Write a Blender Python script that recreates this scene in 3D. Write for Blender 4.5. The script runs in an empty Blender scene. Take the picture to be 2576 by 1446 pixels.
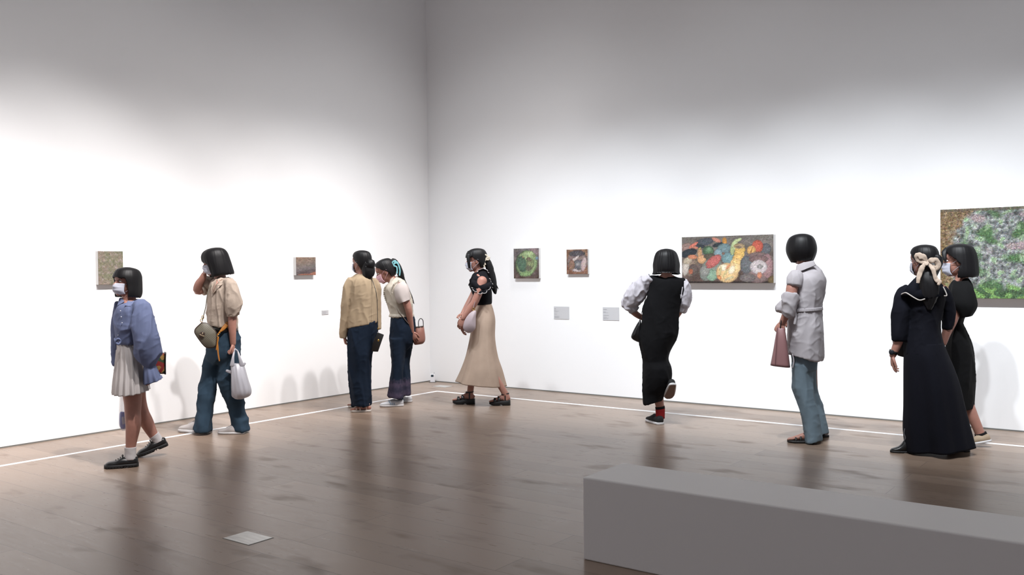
import bpy, math, random
import numpy as np
from mathutils import Vector, Matrix, noise

random.seed(7)
rng = np.random.RandomState(7)
D = bpy.data
scene = bpy.context.scene
COL = scene.collection

# ------------------------------------------------------------------ camera
# World frame: the far corner of the gallery is the origin, the right-hand wall
# runs along +X (plane y=0), the left-hand wall along -Y (plane x=0), z is up.
FPX, IMW, IMH = 2280.0, 2576.0, 1446.0
CAMP = np.array([7.708, -8.644, 1.40])
PI_, RO_, YA_ = 1.88e-2, -1.03e-2, .6371

def _rot(v):
    x, y, z = v
    c, s = math.cos(PI_), math.sin(PI_)
    y, z = c*y - s*z, s*y + c*z
    c, s = math.cos(RO_), math.sin(RO_)
    x, y = c*x - s*y, s*x + c*y
    return np.array([x, y, z])
_X = _rot((math.cos(YA_), 0, -math.sin(YA_)))
_Y = -_rot((-math.sin(YA_), 0, -math.cos(YA_)))
_Z = -_rot((0, 1, 0))
MW = np.array([_X, _Y, _Z])                    # camera (right, down, forward) -> world

cam_data = D.cameras.new('camera')
cam = D.objects.new('camera', cam_data)
COL.objects.link(cam)
cam_data.sensor_width = 36.0
cam_data.lens = FPX / IMW * 36.0
cam_data.clip_end = 100
_m = Matrix.Identity(4)
for i in range(3):
    _m[i][0] = MW[i][0]; _m[i][1] = -MW[i][1]; _m[i][2] = -MW[i][2]; _m[i][3] = CAMP[i]
cam.matrix_world = _m
scene.camera = cam

# ------------------------------------------------------------------ world, exposure
scene.view_settings.view_transform = 'Standard'
scene.view_settings.look = 'None'
scene.view_settings.gamma = 1.0
scene.view_settings.use_curve_mapping = False
scene.view_settings.exposure = 0.0
world = D.worlds.new('gallery_ambient')
scene.world = world
world.use_nodes = True
world.node_tree.nodes['Background'].inputs['Color'].default_value = (.90, .90, 1.0, 1)
world.node_tree.nodes['Background'].inputs['Strength'].default_value = 0.40

# ------------------------------------------------------------------ gallery track spotlights
def spot(name, loc, aim, power, color, size=50, blend=.9, radius=.06):
    l = D.lights.new(name, 'SPOT')
    l.energy = power; l.color = color; l.spot_size = math.radians(size); l.spot_blend = blend
    l.shadow_soft_size = radius
    o = D.objects.new(name, l); COL.objects.link(o)
    o.location = loc
    o.rotation_euler = (Vector(aim) - Vector(loc)).to_track_quat('-Z', 'Y').to_euler()
    return o
LAMP_H, LAMP_D = 5.7, 4.2
for y, k in ((-1.2, .5), (-2.1, .9), (-3.0, .8), (-4.0, .7), (-5.0, 1.6), (-6.3, 1.4), (-7.6, 1.3)):
    spot('track_spot', (LAMP_D, y, LAMP_H), (0, y + .25, .52), 820*k, (1.0, .965, .95), 42, 1.0, .08)
for x, k in ((1.0, .5), (2.1, .9), (3.1, 1.1), (4.1, .8), (5.1, 1.3), (6.1, .9), (7.1, 1.3), (8.3, 1.2)):
    spot('track_spot', (x + .5, -LAMP_D, LAMP_H), (x, 0, .40), 760*k, (.91, .955, 1.0), 42, 1.0, .08)
for y in (-1.6, -4.2, -6.8):
    spot('wash_spot', (LAMP_D, y, LAMP_H), (0, y, .5), 190, (1.0, .965, .95), 72, 1.0, .25)
for x in (1.8, 4.4, 7.0):
    spot('wash_spot', (x, -LAMP_D, LAMP_H), (x, 0, .3), 150, (.90, .95, 1.0), 72, 1.0, .25)

# added soft fill lights, unseen overhead, to brighten the bench top
for i, (cx_, cy_) in enumerate(((4.5, -5.5), (9.5, -6.0))):
    l = D.lights.new('overhead_fill_light', 'AREA'); l.energy = 26; l.size = 3.5; l.color = (.97, .99, 1.0)
    o = D.objects.new('overhead_fill_light', l); COL.objects.link(o); o.location = (cx_, cy_, 6.5)

# ------------------------------------------------------------------ small helpers
def ray(px, py):
    return MW @ np.array([(px - IMW/2)/FPX, (py - IMH/2)/FPX, 1.0])
def on_z(px, py, z=0.0):
    r = ray(px, py); return CAMP + r*((z - CAMP[2])/r[2])

def lin(c):
    c = [v/255.0 for v in c]
    return [(v/12.92 if v <= .04045 else ((v+.055)/1.055)**2.4) for v in c]

def tag(o, label=None, cat=None, group=None, kind=None):
    if label: o['label'] = label
    if cat: o['category'] = cat
    if group: o['group'] = group
    if kind: o['kind'] = kind
    return o

def empty(name, loc, rz=0.0):
    o = D.objects.new(name, None); COL.objects.link(o)
    o.location = tuple(loc); o.rotation_euler = (0, 0, rz); o.empty_display_size = .1
    return o

# ------------------------------------------------------------------ materials
_mats = {}
def mat(name, rgb, rough=.8, metal=0.0, bump=0.0, bscale=300, sheen=0.0, spec=.5, alpha=1.0,
        mottled=0.0, mscale=8.0, raw=False, stretch=(1, 1, 1), trans=0.0, coat=0.0, boost=1.0):
    if name in _mats: return _mats[name]
    m = D.materials.new(name); m.use_nodes = True
    nt = m.node_tree; b = nt.nodes['Principled BSDF']
    c = list(rgb) if raw else lin(rgb)
    c = [min(.95, v*boost) for v in c]
    b.inputs['Base Color'].default_value = (*c, 1)
    b.inputs['Roughness'].default_value = rough
    b.inputs['Metallic'].default_value = metal
    b.inputs['Specular IOR Level'].default_value = spec
    b.inputs['Alpha'].default_value = alpha
    if sheen: b.inputs['Sheen Weight'].default_value = sheen
    if trans: b.inputs['Transmission Weight'].default_value = trans
    if coat: b.inputs['Coat Weight'].default_value = coat
    if bump or mottled:
        tc = nt.nodes.new('ShaderNodeTexCoord'); mp = nt.nodes.new('ShaderNodeMapping')
        mp.inputs['Scale'].default_value = stretch
        nt.links.new(tc.outputs['Object'], mp.inputs['Vector'])
    if bump:
        n = nt.nodes.new('ShaderNodeTexNoise'); n.inputs['Scale'].default_value = bscale
        n.inputs['Detail'].default_value = 3
        bp = nt.nodes.new('ShaderNodeBump'); bp.inputs['Strength'].default_value = bump
        bp.inputs['Distance'].default_value = .003
        nt.links.new(mp.outputs[0], n.inputs['Vector'])
        nt.links.new(n.outputs['Fac'], bp.inputs['Height']); nt.links.new(bp.outputs[0], b.inputs['Normal'])
    if mottled:
        n2 = nt.nodes.new('ShaderNodeTexNoise'); n2.inputs['Scale'].default_value = mscale
        n2.inputs['Detail'].default_value = 4
        nt.links.new(mp.outputs[0], n2.inputs['Vector'])
        cr = nt.nodes.new('ShaderNodeMapRange')
        cr.inputs['From Min'].default_value = .3; cr.inputs['From Max'].default_value = .7
        cr.inputs['To Min'].default_value = 1 - mottled; cr.inputs['To Max'].default_value = 1 + mottled
        nt.links.new(n2.outputs['Fac'], cr.inputs['Value'])
        mx = nt.nodes.new('ShaderNodeVectorMath'); mx.operation = 'SCALE'
        mx.inputs[0].default_value = c; nt.links.new(cr.outputs[0], mx.inputs['Scale'])
        nt.links.new(mx.outputs[0], b.inputs['Base Color'])
    _mats[name] = m
    return m

def cloth(name, rgb, **k):
    k.setdefault('rough', .9); k.setdefault('bump', .25); k.setdefault('bscale', 260)
    k.setdefault('spec', .15); k.setdefault('mottled', .06)
    return mat(name, rgb, **k)

def stripes_mat(name, rgb1, rgb2, pitch, axis='X', boost=1.0, soft=True):
    m = mat(name, rgb1, rough=.85, spec=.15)
    nt = m.node_tree; b = nt.nodes['Principled BSDF']
    tc = nt.nodes.new('ShaderNodeTexCoord'); w = nt.nodes.new('ShaderNodeTexWave')
    w.wave_type = 'BANDS'; w.bands_direction = axis
    w.inputs['Scale'].default_value = 1/pitch/3.18; w.inputs['Distortion'].default_value = .4
    r = nt.nodes.new('ShaderNodeValToRGB')
    r.color_ramp.elements[0].position = .35; r.color_ramp.elements[1].position = .65
    r.color_ramp.elements[0].color = (*[v*boost for v in lin(rgb1)], 1)
    r.color_ramp.elements[1].color = (*[v*boost for v in lin(rgb2)], 1)
    nt.links.new(tc.outputs['Object'], w.inputs['Vector']); nt.links.new(w.outputs['Fac'], r.inputs['Fac'])
    nt.links.new(r.outputs[0], b.inputs['Base Color'])
    return m

SKIN = mat('skin', (164, 118, 104), rough=.5, spec=.4, bump=.08, bscale=150, mottled=.05, mscale=30)
SKIN.node_tree.nodes['Principled BSDF'].inputs['Subsurface Weight'].default_value = .12
SKIN.node_tree.nodes['Principled BSDF'].inputs['Subsurface Radius'].default_value = (.01, .004, .002)
HAIR = mat('black_hair', (15, 14, 16), rough=.5, spec=.28, bump=.10, bscale=70, stretch=(6, 6, .35))
EYEW = mat('eye_white', (215, 208, 205), rough=.25)
IRIS = mat('eye_iris', (35, 22, 16), rough=.15)
MASKW = mat('mask_white', (184, 186, 198), rough=.75, spec=.2, bump=.2, bscale=90)
MASKP = mat('mask_pink', (208, 168, 178), rough=.75, spec=.2)
WHITEP = mat('white_rubber', (200, 198, 198), rough=.6)
BLACKL = mat('black_leather', (17, 17, 18), rough=.35, spec=.5, bump=.2, bscale=120)
BLACKR = mat('black_rubber', (14, 14, 15), rough=.6)
GOLD = mat('brass_metal', (205, 165, 90), rough=.3, metal=1.0)

# ------------------------------------------------------------------ geometry collector
class Geo:
    def __init__(s): s.v = []; s.f = []; s.mi = []
    def add(s, verts, faces, mi=0):
        o = len(s.v); s.v.extend([tuple(map(float, p)) for p in verts])
        s.f.extend([tuple(i + o for i in f) for f in faces]); s.mi.extend([mi]*len(faces))
    def rings(s, rings, closed=True, cap=(True, True), mi=0):
        n = len(rings[0]); vs = [p for r in rings for p in r]; fs = []
        m = n if closed else n - 1
        for i in range(len(rings)-1):
            for j in range(m):
                k = (j+1) % n
                fs.append((i*n+j, i*n+k, (i+1)*n+k, (i+1)*n+j))
        if cap[0]:
            c = len(vs); vs.append(np.mean(rings[0], axis=0)); fs += [(c, (j+1) % n, j) for j in range(n)]
        if cap[1]:
            c = len(vs); o = (len(rings)-1)*n; vs.append(np.mean(rings[-1], axis=0))
            fs += [(c, o+j, o+(j+1) % n) for j in range(n)]
        s.add(vs, fs, mi)
    def ell(s, c, r, M=None, n=24, mi=0):
        rg = []
        for i in range(1, n//2):
            t = math.pi*i/(n//2)
            rg.append([[r[0]*math.sin(t)*math.cos(a), r[1]*math.sin(t)*math.sin(a), r[2]*math.cos(t)]
                       for a in np.linspace(0, 2*math.pi, n, endpoint=False)])
        rg = np.array(rg)
        top = np.array([[0, 0, r[2]]]); bot = -top
        if M is not None: rg = rg @ M.T; top = top @ M.T; bot = bot @ M.T
        rg = rg + np.array(c)
        vs = list(rg.reshape(-1, 3)); m = len(rg); fs = []
        for i in range(m-1):
            for j in range(n):
                k = (j+1) % n; fs.append((i*n+j, (i+1)*n+j, (i+1)*n+k, i*n+k))
        vs.append(top[0]+np.array(c)); vs.append(bot[0]+np.array(c)); a = len(vs)-2
        fs += [(a, j, (j+1) % n) for j in range(n)]
        fs += [(a+1, (m-1)*n+(j+1) % n, (m-1)*n+j) for j in range(n)]
        s.add(vs, fs, mi)
    def tube(s, pts, rad, n=12, sub=3, ref=(0, 1, 0), mi=0, round_ends=True):
        pts = np.array(pts, float); rad = np.array([(q if hasattr(q, '__len__') else (q, q)) for q in rad], float)
        P = np.hstack([pts, rad]); P = crom(P, sub) if sub > 1 else P
        pts, rad = P[:, :3], P[:, 3:]
        rg = []
        for i in range(len(pts)):
            T = pts[min(i+1, len(pts)-1)] - pts[max(i-1, 0)]; T /= (np.linalg.norm(T)+1e-9)
            R = np.array(ref, float)
            if abs(T@R) > .97: R = np.array([1., 0, 0]) if abs(T[0]) < .8 else np.array([0, 0, 1.])
            n1 = np.cross(T, R); n1 /= np.linalg.norm(n1); n2 = np.cross(n1, T)
            rg.append([pts[i] + n1*rad[i][0]*math.cos(a) + n2*rad[i][1]*math.sin(a)
                       for a in np.linspace(0, 2*math.pi, n, endpoint=False)])
        if round_ends:
            for e in (0, -1):
                T = pts[e] - pts[1 if e == 0 else -2]; T /= (np.linalg.norm(T)+1e-9)
                c = pts[e]; base = np.array(rg[e]); rr = min(rad[e])*float(round_ends)
                ex = [list(c + (base-c)*math.cos(t) + T*rr*math.sin(t)) for t in (.5, 1.0, 1.35)]
                rg = (ex[::-1] + rg) if e == 0 else (rg + ex)
        s.rings(rg, mi=mi)
    def box(s, lo, hi, mi=0):
        x0, y0, z0 = lo; x1, y1, z1 = hi
        s.add([(x0, y0, z0), (x1, y0, z0), (x1, y1, z0), (x0, y1, z0), (x0, y0, z1), (x1, y0, z1), (x1, y1, z1), (x0, y1, z1)],
              [(0, 3, 2, 1), (4, 5, 6, 7), (0, 1, 5, 4), (1, 2, 6, 5), (2, 3, 7, 6), (3, 0, 4, 7)], mi)
    def xform(s, fn):
        s.v = [tuple(fn(np.array(p))) for p in s.v]; return s

def crom(P, sub):
    out = []; n = len(P)
    for i in range(n-1):
        p0, p1, p2, p3 = P[max(i-1, 0)], P[i], P[i+1], P[min(i+2, n-1)]
        for k in range(sub):
            t = k/sub
            out.append(.5*((2*p1) + (-p0+p2)*t + (2*p0-5*p1+4*p2-p3)*t*t + (-p0+3*p1-3*p2+p3)*t**3))
    out.append(P[-1]); return np.array(out)

def mesh_from(geo, name):
    me = D.meshes.new(name); me.from_pydata(geo.v, [], geo.f)
    if any(geo.mi): me.polygons.foreach_set('material_index', geo.mi)
    me.update(); return me

def remeshed(me, voxel, smooth=4, factor=.5):
    o = D.objects.new('tmp', me); COL.objects.link(o)
    r = o.modifiers.new('r', 'REMESH'); r.mode = 'VOXEL'; r.voxel_size = voxel
    if smooth:
        sm = o.modifiers.new('s', 'SMOOTH'); sm.iterations = smooth; sm.factor = factor
    dg = bpy.context.evaluated_depsgraph_get(); dg.update()
    out = D.meshes.new_from_object(o.evaluated_get(dg))
    D.objects.remove(o); return out

def wrinkle(me, amp, fx=9, fz=2.5, seed=0, extra=None):
    """cloth folds: long soft ridges, mostly along z"""
    n = len(me.vertices); co = np.empty(n*3); me.vertices.foreach_get('co', co); co = co.reshape(-1, 3)
    nr = np.array([v.normal[:] for v in me.vertices])
    d = np.empty(n)
    for i in range(n):
        x, y, z = co[i]
        a = noise.noise((x*fx+seed*3.1, y*fx+seed, z*fz+x*2))
        b = noise.noise((x*fx*2.3+seed, y*fx*2.3, z*fz*2.6+x*5+seed))
        c = noise.noise((x*7+z*9+seed, y*7, z*14-x*10))
        ra = max(0., 1-abs(a)*2.6); rc = max(0., 1-abs(c)*3.0)
        d[i] = amp*(1.25*ra*ra - .45 + .5*b + .55*rc*rc*(.5+b))
        if extra: d[i] *= extra(x, y, z)
    co += nr*d[:, None]; me.vertices.foreach_set('co', co.reshape(-1)); me.update()

def link(name, me, m, parent=None, smooth=True):
    o = D.objects.new(name, me); COL.objects.link(o)
    for q in (m if isinstance(m, (list, tuple)) else [m]): me.materials.append(q)
    if smooth: me.polygons.foreach_set('use_smooth', [True]*len(me.polygons))
    if parent is not None: o.parent = parent
    return o

def solid(name, geo, m, parent=None, smooth=True, bevel=0.0, label=None, off=None):
    if off is not None: geo.v = [(p[0]-off[0], p[1]-off[1], p[2]-off[2]) for p in geo.v]
    o = link(name, mesh_from(geo, name), m, parent, smooth)
    if bevel:
        b = o.modifiers.new('b', 'BEVEL'); b.width = bevel; b.segments = 3; b.limit_method = 'ANGLE'
    if label: o['label'] = label
    return o

# ------------------------------------------------------------------ room
def structure(name, geo, m, **k):
    o = solid(name, geo, m, smooth=False, **k); o['kind'] = 'structure'; return o

def wall_material(name, c):
    m = mat(name, c, rough=.92, raw=True, bump=.06, bscale=40, spec=.2)
    return m
WALLM = wall_material('white_wall_paint', (.86, .86, .865))
CEIL = mat('grey_ceiling', (.6, .6, .6), rough=.9, raw=True)
TRIM = mat('grey_shadow_gap', (.16, .16, .15), rough=.6, raw=True)

g = Geo(); g.box((-.3, -16, 0), (0, .3, 6.6)); structure('wall_left', g, WALLM)
g = Geo(); g.box((0, 0, 0), (17, .3, 6.6)); structure('wall_right', g, WALLM)
g = Geo(); g.box((-.3, -16, 6.6), (17, .3, 6.8)); structure('ceiling', g, CEIL)
g = Geo(); g.box((0, -16, .0), (.004, -.004, .011)); structure('shadow_gap_strip_left', g, TRIM)  # dark strips: shade of the recessed gap at the wall foot, put into colour
g = Geo(); g.box((0, -.004, .0), (17, 0, .011)); structure('shadow_gap_strip_right', g, TRIM)

def floor_material():
    m = D.materials.new('oak_plank_floor'); m.use_nodes = True
    nt = m.node_tree; N = nt.nodes.new; L = nt.links.new; b = nt.nodes['Principled BSDF']
    tc = N('ShaderNodeTexCoord')
    mp = N('ShaderNodeMapping'); mp.inputs['Location'].default_value = (-5.13 + 2.22*8, 5.545 + .2275*60, 0)
    L(tc.outputs['Object'], mp.inputs['Vector'])
    br = N('ShaderNodeTexBrick'); br.offset = .5; br.offset_frequency = 2
    br.inputs['Scale'].default_value = 1; br.inputs['Mortar Size'].default_value = .0018
    br.inputs['Mortar Smooth'].default_value = .3; br.inputs['Bias'].default_value = 0
    br.inputs['Brick Width'].default_value = 2.22; br.inputs['Row Height'].default_value = .2275
    br.inputs['Color1'].default_value = (0, 0, 0, 1); br.inputs['Color2'].default_value = (1, 1, 1, 1)
    br.inputs['Mortar'].default_value = (.5, .5, .5, 1)
    L(mp.outputs[0], br.inputs['Vector'])
    # plank tone
    rp = N('ShaderNodeValToRGB'); rp.color_ramp.elements[0].color = (.222, .158, .118, 1)
    rp.color_ramp.elements[1].color = (.300, .220, .168, 1); L(br.outputs['Color'], rp.inputs['Fac'])
    # grain along x
    mg = N('ShaderNodeMapping'); mg.inputs['Scale'].default_value = (1.2, 16, 1); L(tc.outputs['Object'], mg.inputs['Vector'])
    ng = N('ShaderNodeTexNoise'); ng.inputs['Scale'].default_value = 3; ng.inputs['Detail'].default_value = 8
    ng.inputs['Roughness'].default_value = .65
    L(mg.outputs[0], ng.inputs['Vector'])
    g1 = N('ShaderNodeMapRange'); g1.inputs['From Min'].default_value = .3; g1.inputs['From Max'].default_value = .7
    g1.inputs['To Min'].default_value = .92; g1.inputs['To Max'].default_value = 1.06; L(ng.outputs['Fac'], g1.inputs['Value'])
    # brown knots / stains
    mk = N('ShaderNodeMapping'); mk.inputs['Scale'].default_value = (1.1, 2.6, 1); L(tc.outputs['Object'], mk.inputs['Vector'])
    nk = N('ShaderNodeTexNoise'); nk.inputs['Scale'].default_value = 1.9; nk.inputs['Detail'].default_value = 3
    L(mk.outputs[0], nk.inputs['Vector'])
    g2 = N('ShaderNodeMapRange'); g2.inputs['From Min'].default_value = .58; g2.inputs['From Max'].default_value = .80
    g2.inputs['To Min'].default_value = 1; g2.inputs['To Max'].default_value = .66; L(nk.outputs['Fac'], g2.inputs['Value'])
    mu = N('ShaderNodeMath'); mu.operation = 'MULTIPLY'; L(g1.outputs[0], mu.inputs[0]); L(g2.outputs[0], mu.inputs[1])
    mo = N('ShaderNodeMapRange'); mo.inputs['To Min'].default_value = 1; mo.inputs['To Max'].default_value = .38
    L(br.outputs['Fac'], mo.inputs['Value'])
    mu2 = N('ShaderNodeMath'); mu2.operation = 'MULTIPLY'; L(mu.outputs[0], mu2.inputs[0]); L(mo.outputs[0], mu2.inputs[1])
    sc = N('ShaderNodeVectorMath'); sc.operation = 'SCALE'; L(rp.outputs[0], sc.inputs[0]); L(mu2.outputs[0], sc.inputs['Scale'])
    L(sc.outputs[0], b.inputs['Base Color'])
    rr = N('ShaderNodeMapRange'); rr.inputs['From Min'].default_value = .3; rr.inputs['From Max'].default_value = .7
    rr.inputs['To Min'].default_value = .26; rr.inputs['To Max'].default_value = .36; L(ng.outputs['Fac'], rr.inputs['Value'])
    ad = N('ShaderNodeMath'); ad.operation = 'ADD'; L(rr.outputs[0], ad.inputs[0])
    kk = N('ShaderNodeMapRange'); kk.inputs['From Min'].default_value = .58; kk.inputs['From Max'].default_value = .80
    kk.inputs['To Min'].default_value = 0; kk.inputs['To Max'].default_value = .22; L(nk.outputs['Fac'], kk.inputs['Value'])
    L(kk.outputs[0], ad.inputs[1]); L(ad.outputs[0], b.inputs['Roughness'])
    b.inputs['Specular IOR Level'].default_value = .38
    bp = N('ShaderNodeBump'); bp.inputs['Strength'].default_value = .35; bp.inputs['Distance'].default_value = .0015; bp.invert = True
    ab = N('ShaderNodeMath'); ab.operation = 'MULTIPLY_ADD'; ab.inputs[1].default_value = .25
    L(ng.outputs['Fac'], ab.inputs[0]); L(br.outputs['Fac'], ab.inputs[2])
    L(ab.outputs[0], bp.inputs['Height']); L(bp.outputs[0], b.inputs['Normal'])
    return m
g = Geo(); g.box((-.3, -16, -.2), (17, .3, 0)); structure('floor', g, floor_material())

# floor marking tape (L-shaped)
g = Geo(); xl, yr, w = .718, -.690, .024; zt = .0012
g.box((xl-w, -16, 0), (xl+w, yr+w, zt)); g.box((xl+w, yr-w, 0), (17, yr+w, zt))
tag(solid('floor_tape', g, mat('white_tape', (238, 238, 240), rough=.5), smooth=False),
    'long white L-shaped tape line stuck on the wooden floor before both walls', 'floor marking')

# metal floor plates
STEEL = mat('brushed_steel', (.62, .62, .60), rough=.38, metal=.6, raw=True, bump=.15, bscale=25, stretch=(1, 8, 1), mottled=.18, mscale=6)
def floor_plate(x0, x1, y0, y1, label):
    t = empty('floor_socket_plate', ((x0+x1)/2, (y0+y1)/2, 0))
    cx, cy = (x0+x1)/2, (y0+y1)/2
    g = Geo(); g.box((x0-cx, y0-cy, 0), (x1-cx, y1-cy, .0025)); solid('lid', g, STEEL, t, False, .001)
    g = Geo(); e = .0035
    for a in ((x0-e, x1+e, y0-e, y0), (x0-e, x1+e, y1, y1+e), (x0-e, x0, y0, y1), (x1, x1+e, y0, y1)):
        g.box((a[0]-cx, a[2]-cy, 0), (a[1]-cx, a[3]-cy, .0012))
    solid('rim', g, TRIM, t, False)
    tag(t, label, 'floor plate')
floor_plate(3.634, 3.847, -5.728, -5.575, 'silver metal floor plate in the planks of the front left foreground')
floor_plate(.372, .577, -.385, -.240, 'pale grey floor plate behind the tape in the far corner of the room')

# bench
g = Geo(); x0, x1, y0, y1, h = 5.382, 10.5, -4.945, -4.556, .40
BEN = mat('white_bench_paint', (.80, .775, .755), rough=.55, raw=True, bump=.05, bscale=60)
t = empty('gallery_bench', (x0, y0, 0))
g.box((0, 0, 0), (x1-x0, y1-y0, h)); solid('bench_block', g, BEN, t, False, .008)
tag(t, 'long low off-white block bench standing in the right foreground', 'bench')

# ------------------------------------------------------------------ paintings
def brush_field(W, H, base, n, length, width, jitter, angle, seed, dirs=None):
    """paint n brush strokes sampling the colour field base(u,v)->rgb 0..255; u right, v down"""
    r = np.random.RandomState(seed)
    img = np.zeros((H, W, 3)); hgt = np.zeros((H, W))
    yy, xx = np.mgrid[0:H, 0:W]; U = (xx+.5)/W; V = (yy+.5)/H
    img[:] = base(U, V)
    for i in range(n):
        u, v = r.rand(), r.rand()
        c = base(np.array([u]), np.array([v]))[0] * (1 + r.randn()*jitter) + r.randn(3)*jitter*38
        a = (dirs(u, v) if dirs else angle) + r.randn()*.5
        l = length*(.5+r.rand()); w = width*(.5+r.rand())
        cx, cy = u*W, v*H; R = int(l)+2
        xa, xb, ya, yb = max(0, int(cx)-R), min(W, int(cx)+R+1), max(0, int(cy)-R), min(H, int(cy)+R+1)
        if xa >= xb or ya >= yb: continue
        X = xx[ya:yb, xa:xb]-cx; Y = yy[ya:yb, xa:xb]-cy
        p = X*math.cos(a)+Y*math.sin(a); q = -X*math.sin(a)+Y*math.cos(a)
        m = np.clip(1.3-((p/l)**2+(q/w)**2)*1.3, 0, 1)*.9
        img[ya:yb, xa:xb] = img[ya:yb, xa:xb]*(1-m[..., None]) + c*m[..., None]
        hgt[ya:yb, xa:xb] = np.maximum(hgt[ya:yb, xa:xb]*.8, m*(.4+.6*r.rand()))
    img = img*.76 + img.mean(2, keepdims=True)*.24      # the paints are chalky
    return np.clip(img, 4, 250), hgt

PAINT_GAIN = .80
def painted_canvas(name, wall, a0, a1, z0, z1, depth, img, hgt, label, strip=(150, 142, 136)):
    """a0..a1 runs left to right as seen from the room"""
    H, W = hgt.shape
    if wall == 'R': org = ((a0+a1)/2, 0, z0); rz = 0.0
    else: org = (0, (a0+a1)/2, z0); rz = math.pi/2
    w, h = abs(a1-a0), z1-z0
    t = empty('painting', org, rz)
    # local: x right seen from the room, -y towards the room
    g = Geo(); g.box((-w/2, -depth+.002, 0), (w/2, 0, h))
    solid('stretcher_frame', g, mat('canvas_edge_white', (225, 224, 222), rough=.85), t, False, label='white canvas edge')
    xs = np.linspace(-w/2, w/2, W+1); zs = np.linspace(h, 0, H+1)
    xs[0] -= .001; xs[-1] += .001; zs[0] += .001
    me = D.meshes.new('painted_surface')
    hp = np.pad(hgt, ((0, 1), (0, 1)), mode='edge')
    vs = [(xs[i], -depth-.0005-.0022*hp[j, i], zs[j]) for j in range(H+1) for i in range(W+1)]
    fs = [(j*(W+1)+i, (j+1)*(W+1)+i, (j+1)*(W+1)+i+1, j*(W+1)+i+1) for j in range(H) for i in range(W)]
    # rim so that the paint layer has thickness
    n0 = len(vs); rim = [i for i in range(W+1)] + [j*(W+1)+W for j in range(1, H+1)] + \
        [H*(W+1)+i for i in range(W-1, -1, -1)] + [j*(W+1) for j in range(H-1, 0, -1)]
    for k in rim: vs.append((vs[k][0], -depth+.002, vs[k][2]))
    m = len(rim)
    for k in range(m): fs.append((rim[k], rim[(k+1) % m], n0+(k+1) % m, n0+k))
    me.from_pydata(vs, [], fs); me.update()
    ca = me.color_attributes.new('paint', 'BYTE_COLOR', 'POINT')
    pad = np.pad(img, ((0, 1), (0, 1), (0, 0)), mode='edge')/255.0
    pl = np.where(pad <= .04045, pad/12.92, ((pad+.055)/1.055)**2.4)*PAINT_GAIN
    buf = np.ones((len(vs), 4)); buf[:n0, :3] = pl.reshape(-1, 3)
    for q, k in enumerate(rim): buf[n0+q] = buf[k]
    ca.data.foreach_set('color', buf.reshape(-1))
    link('painted_surface', me, OILP, t)
    tag(t, label, 'painting')
    return t
OILP = D.materials.new('oil_paint'); OILP.use_nodes = True
_nt = OILP.node_tree; _b = _nt.nodes['Principled BSDF']; _a = _nt.nodes.new('ShaderNodeAttribute'); _a.attribute_name = 'paint'
_nt.links.new(_a.outputs['Color'], _b.inputs['Base Color']); _b.inputs['Roughness'].default_value = .6
_b.inputs['Specular IOR Level'].default_value = .25

def nz(U, V, f, s=0, fy=None):
    fy = f if fy is None else fy
    Uf, Vf = np.atleast_1d(U).ravel(), np.atleast_1d(V).ravel()
    o = np.array([noise.noise((float(u)*f+s*7.3, float(v)*fy+s*1.7, s*2.1)) for u, v in zip(Uf, Vf)])
    return o.reshape(np.shape(U))

def ellipse_field(bg, items):
    """items: (cx, cy, rx, ry, rot, rgb) in unit coordinates scaled by aspect"""
    def base(U, V):
        c = bg(U, V).astype(float)
        for cx, cy, rx, ry, rot, col, asp in items:
            X = (U-cx)*asp; Y = V-cy
            a = math.radians(rot); p = X*math.cos(a)+Y*math.sin(a); q = -X*math.sin(a)+Y*math.cos(a)
            d = (p/rx)**2+(q/ry)**2
            m = np.clip((1.08-d)/.16, 0, 1)
            rim = np.where(d > .84, .90, 1.0); lite = 1.08-.16*np.clip(d, 0, 1)
            cc = np.array(col)[None, :]*(rim*lite)[..., None] if np.ndim(U) == 1 else np.array(col)*(rim*lite)[..., None]
            c = c*(1-m[..., None]) + cc*m[..., None]
        return c
    return base

def const_bg(col, vcol=None, f=5, amp=18, s=1):
    def bg(U, V):
        n = nz(U, V, f, s)
        c = np.array(col, float)*np.ones(np.shape(U)+(3,))
        if vcol is not None: c = c + (np.array(vcol, float)-np.array(col))*np.asarray(V)[..., None]
        return c + amp*n[..., None]
    return bg

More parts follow.
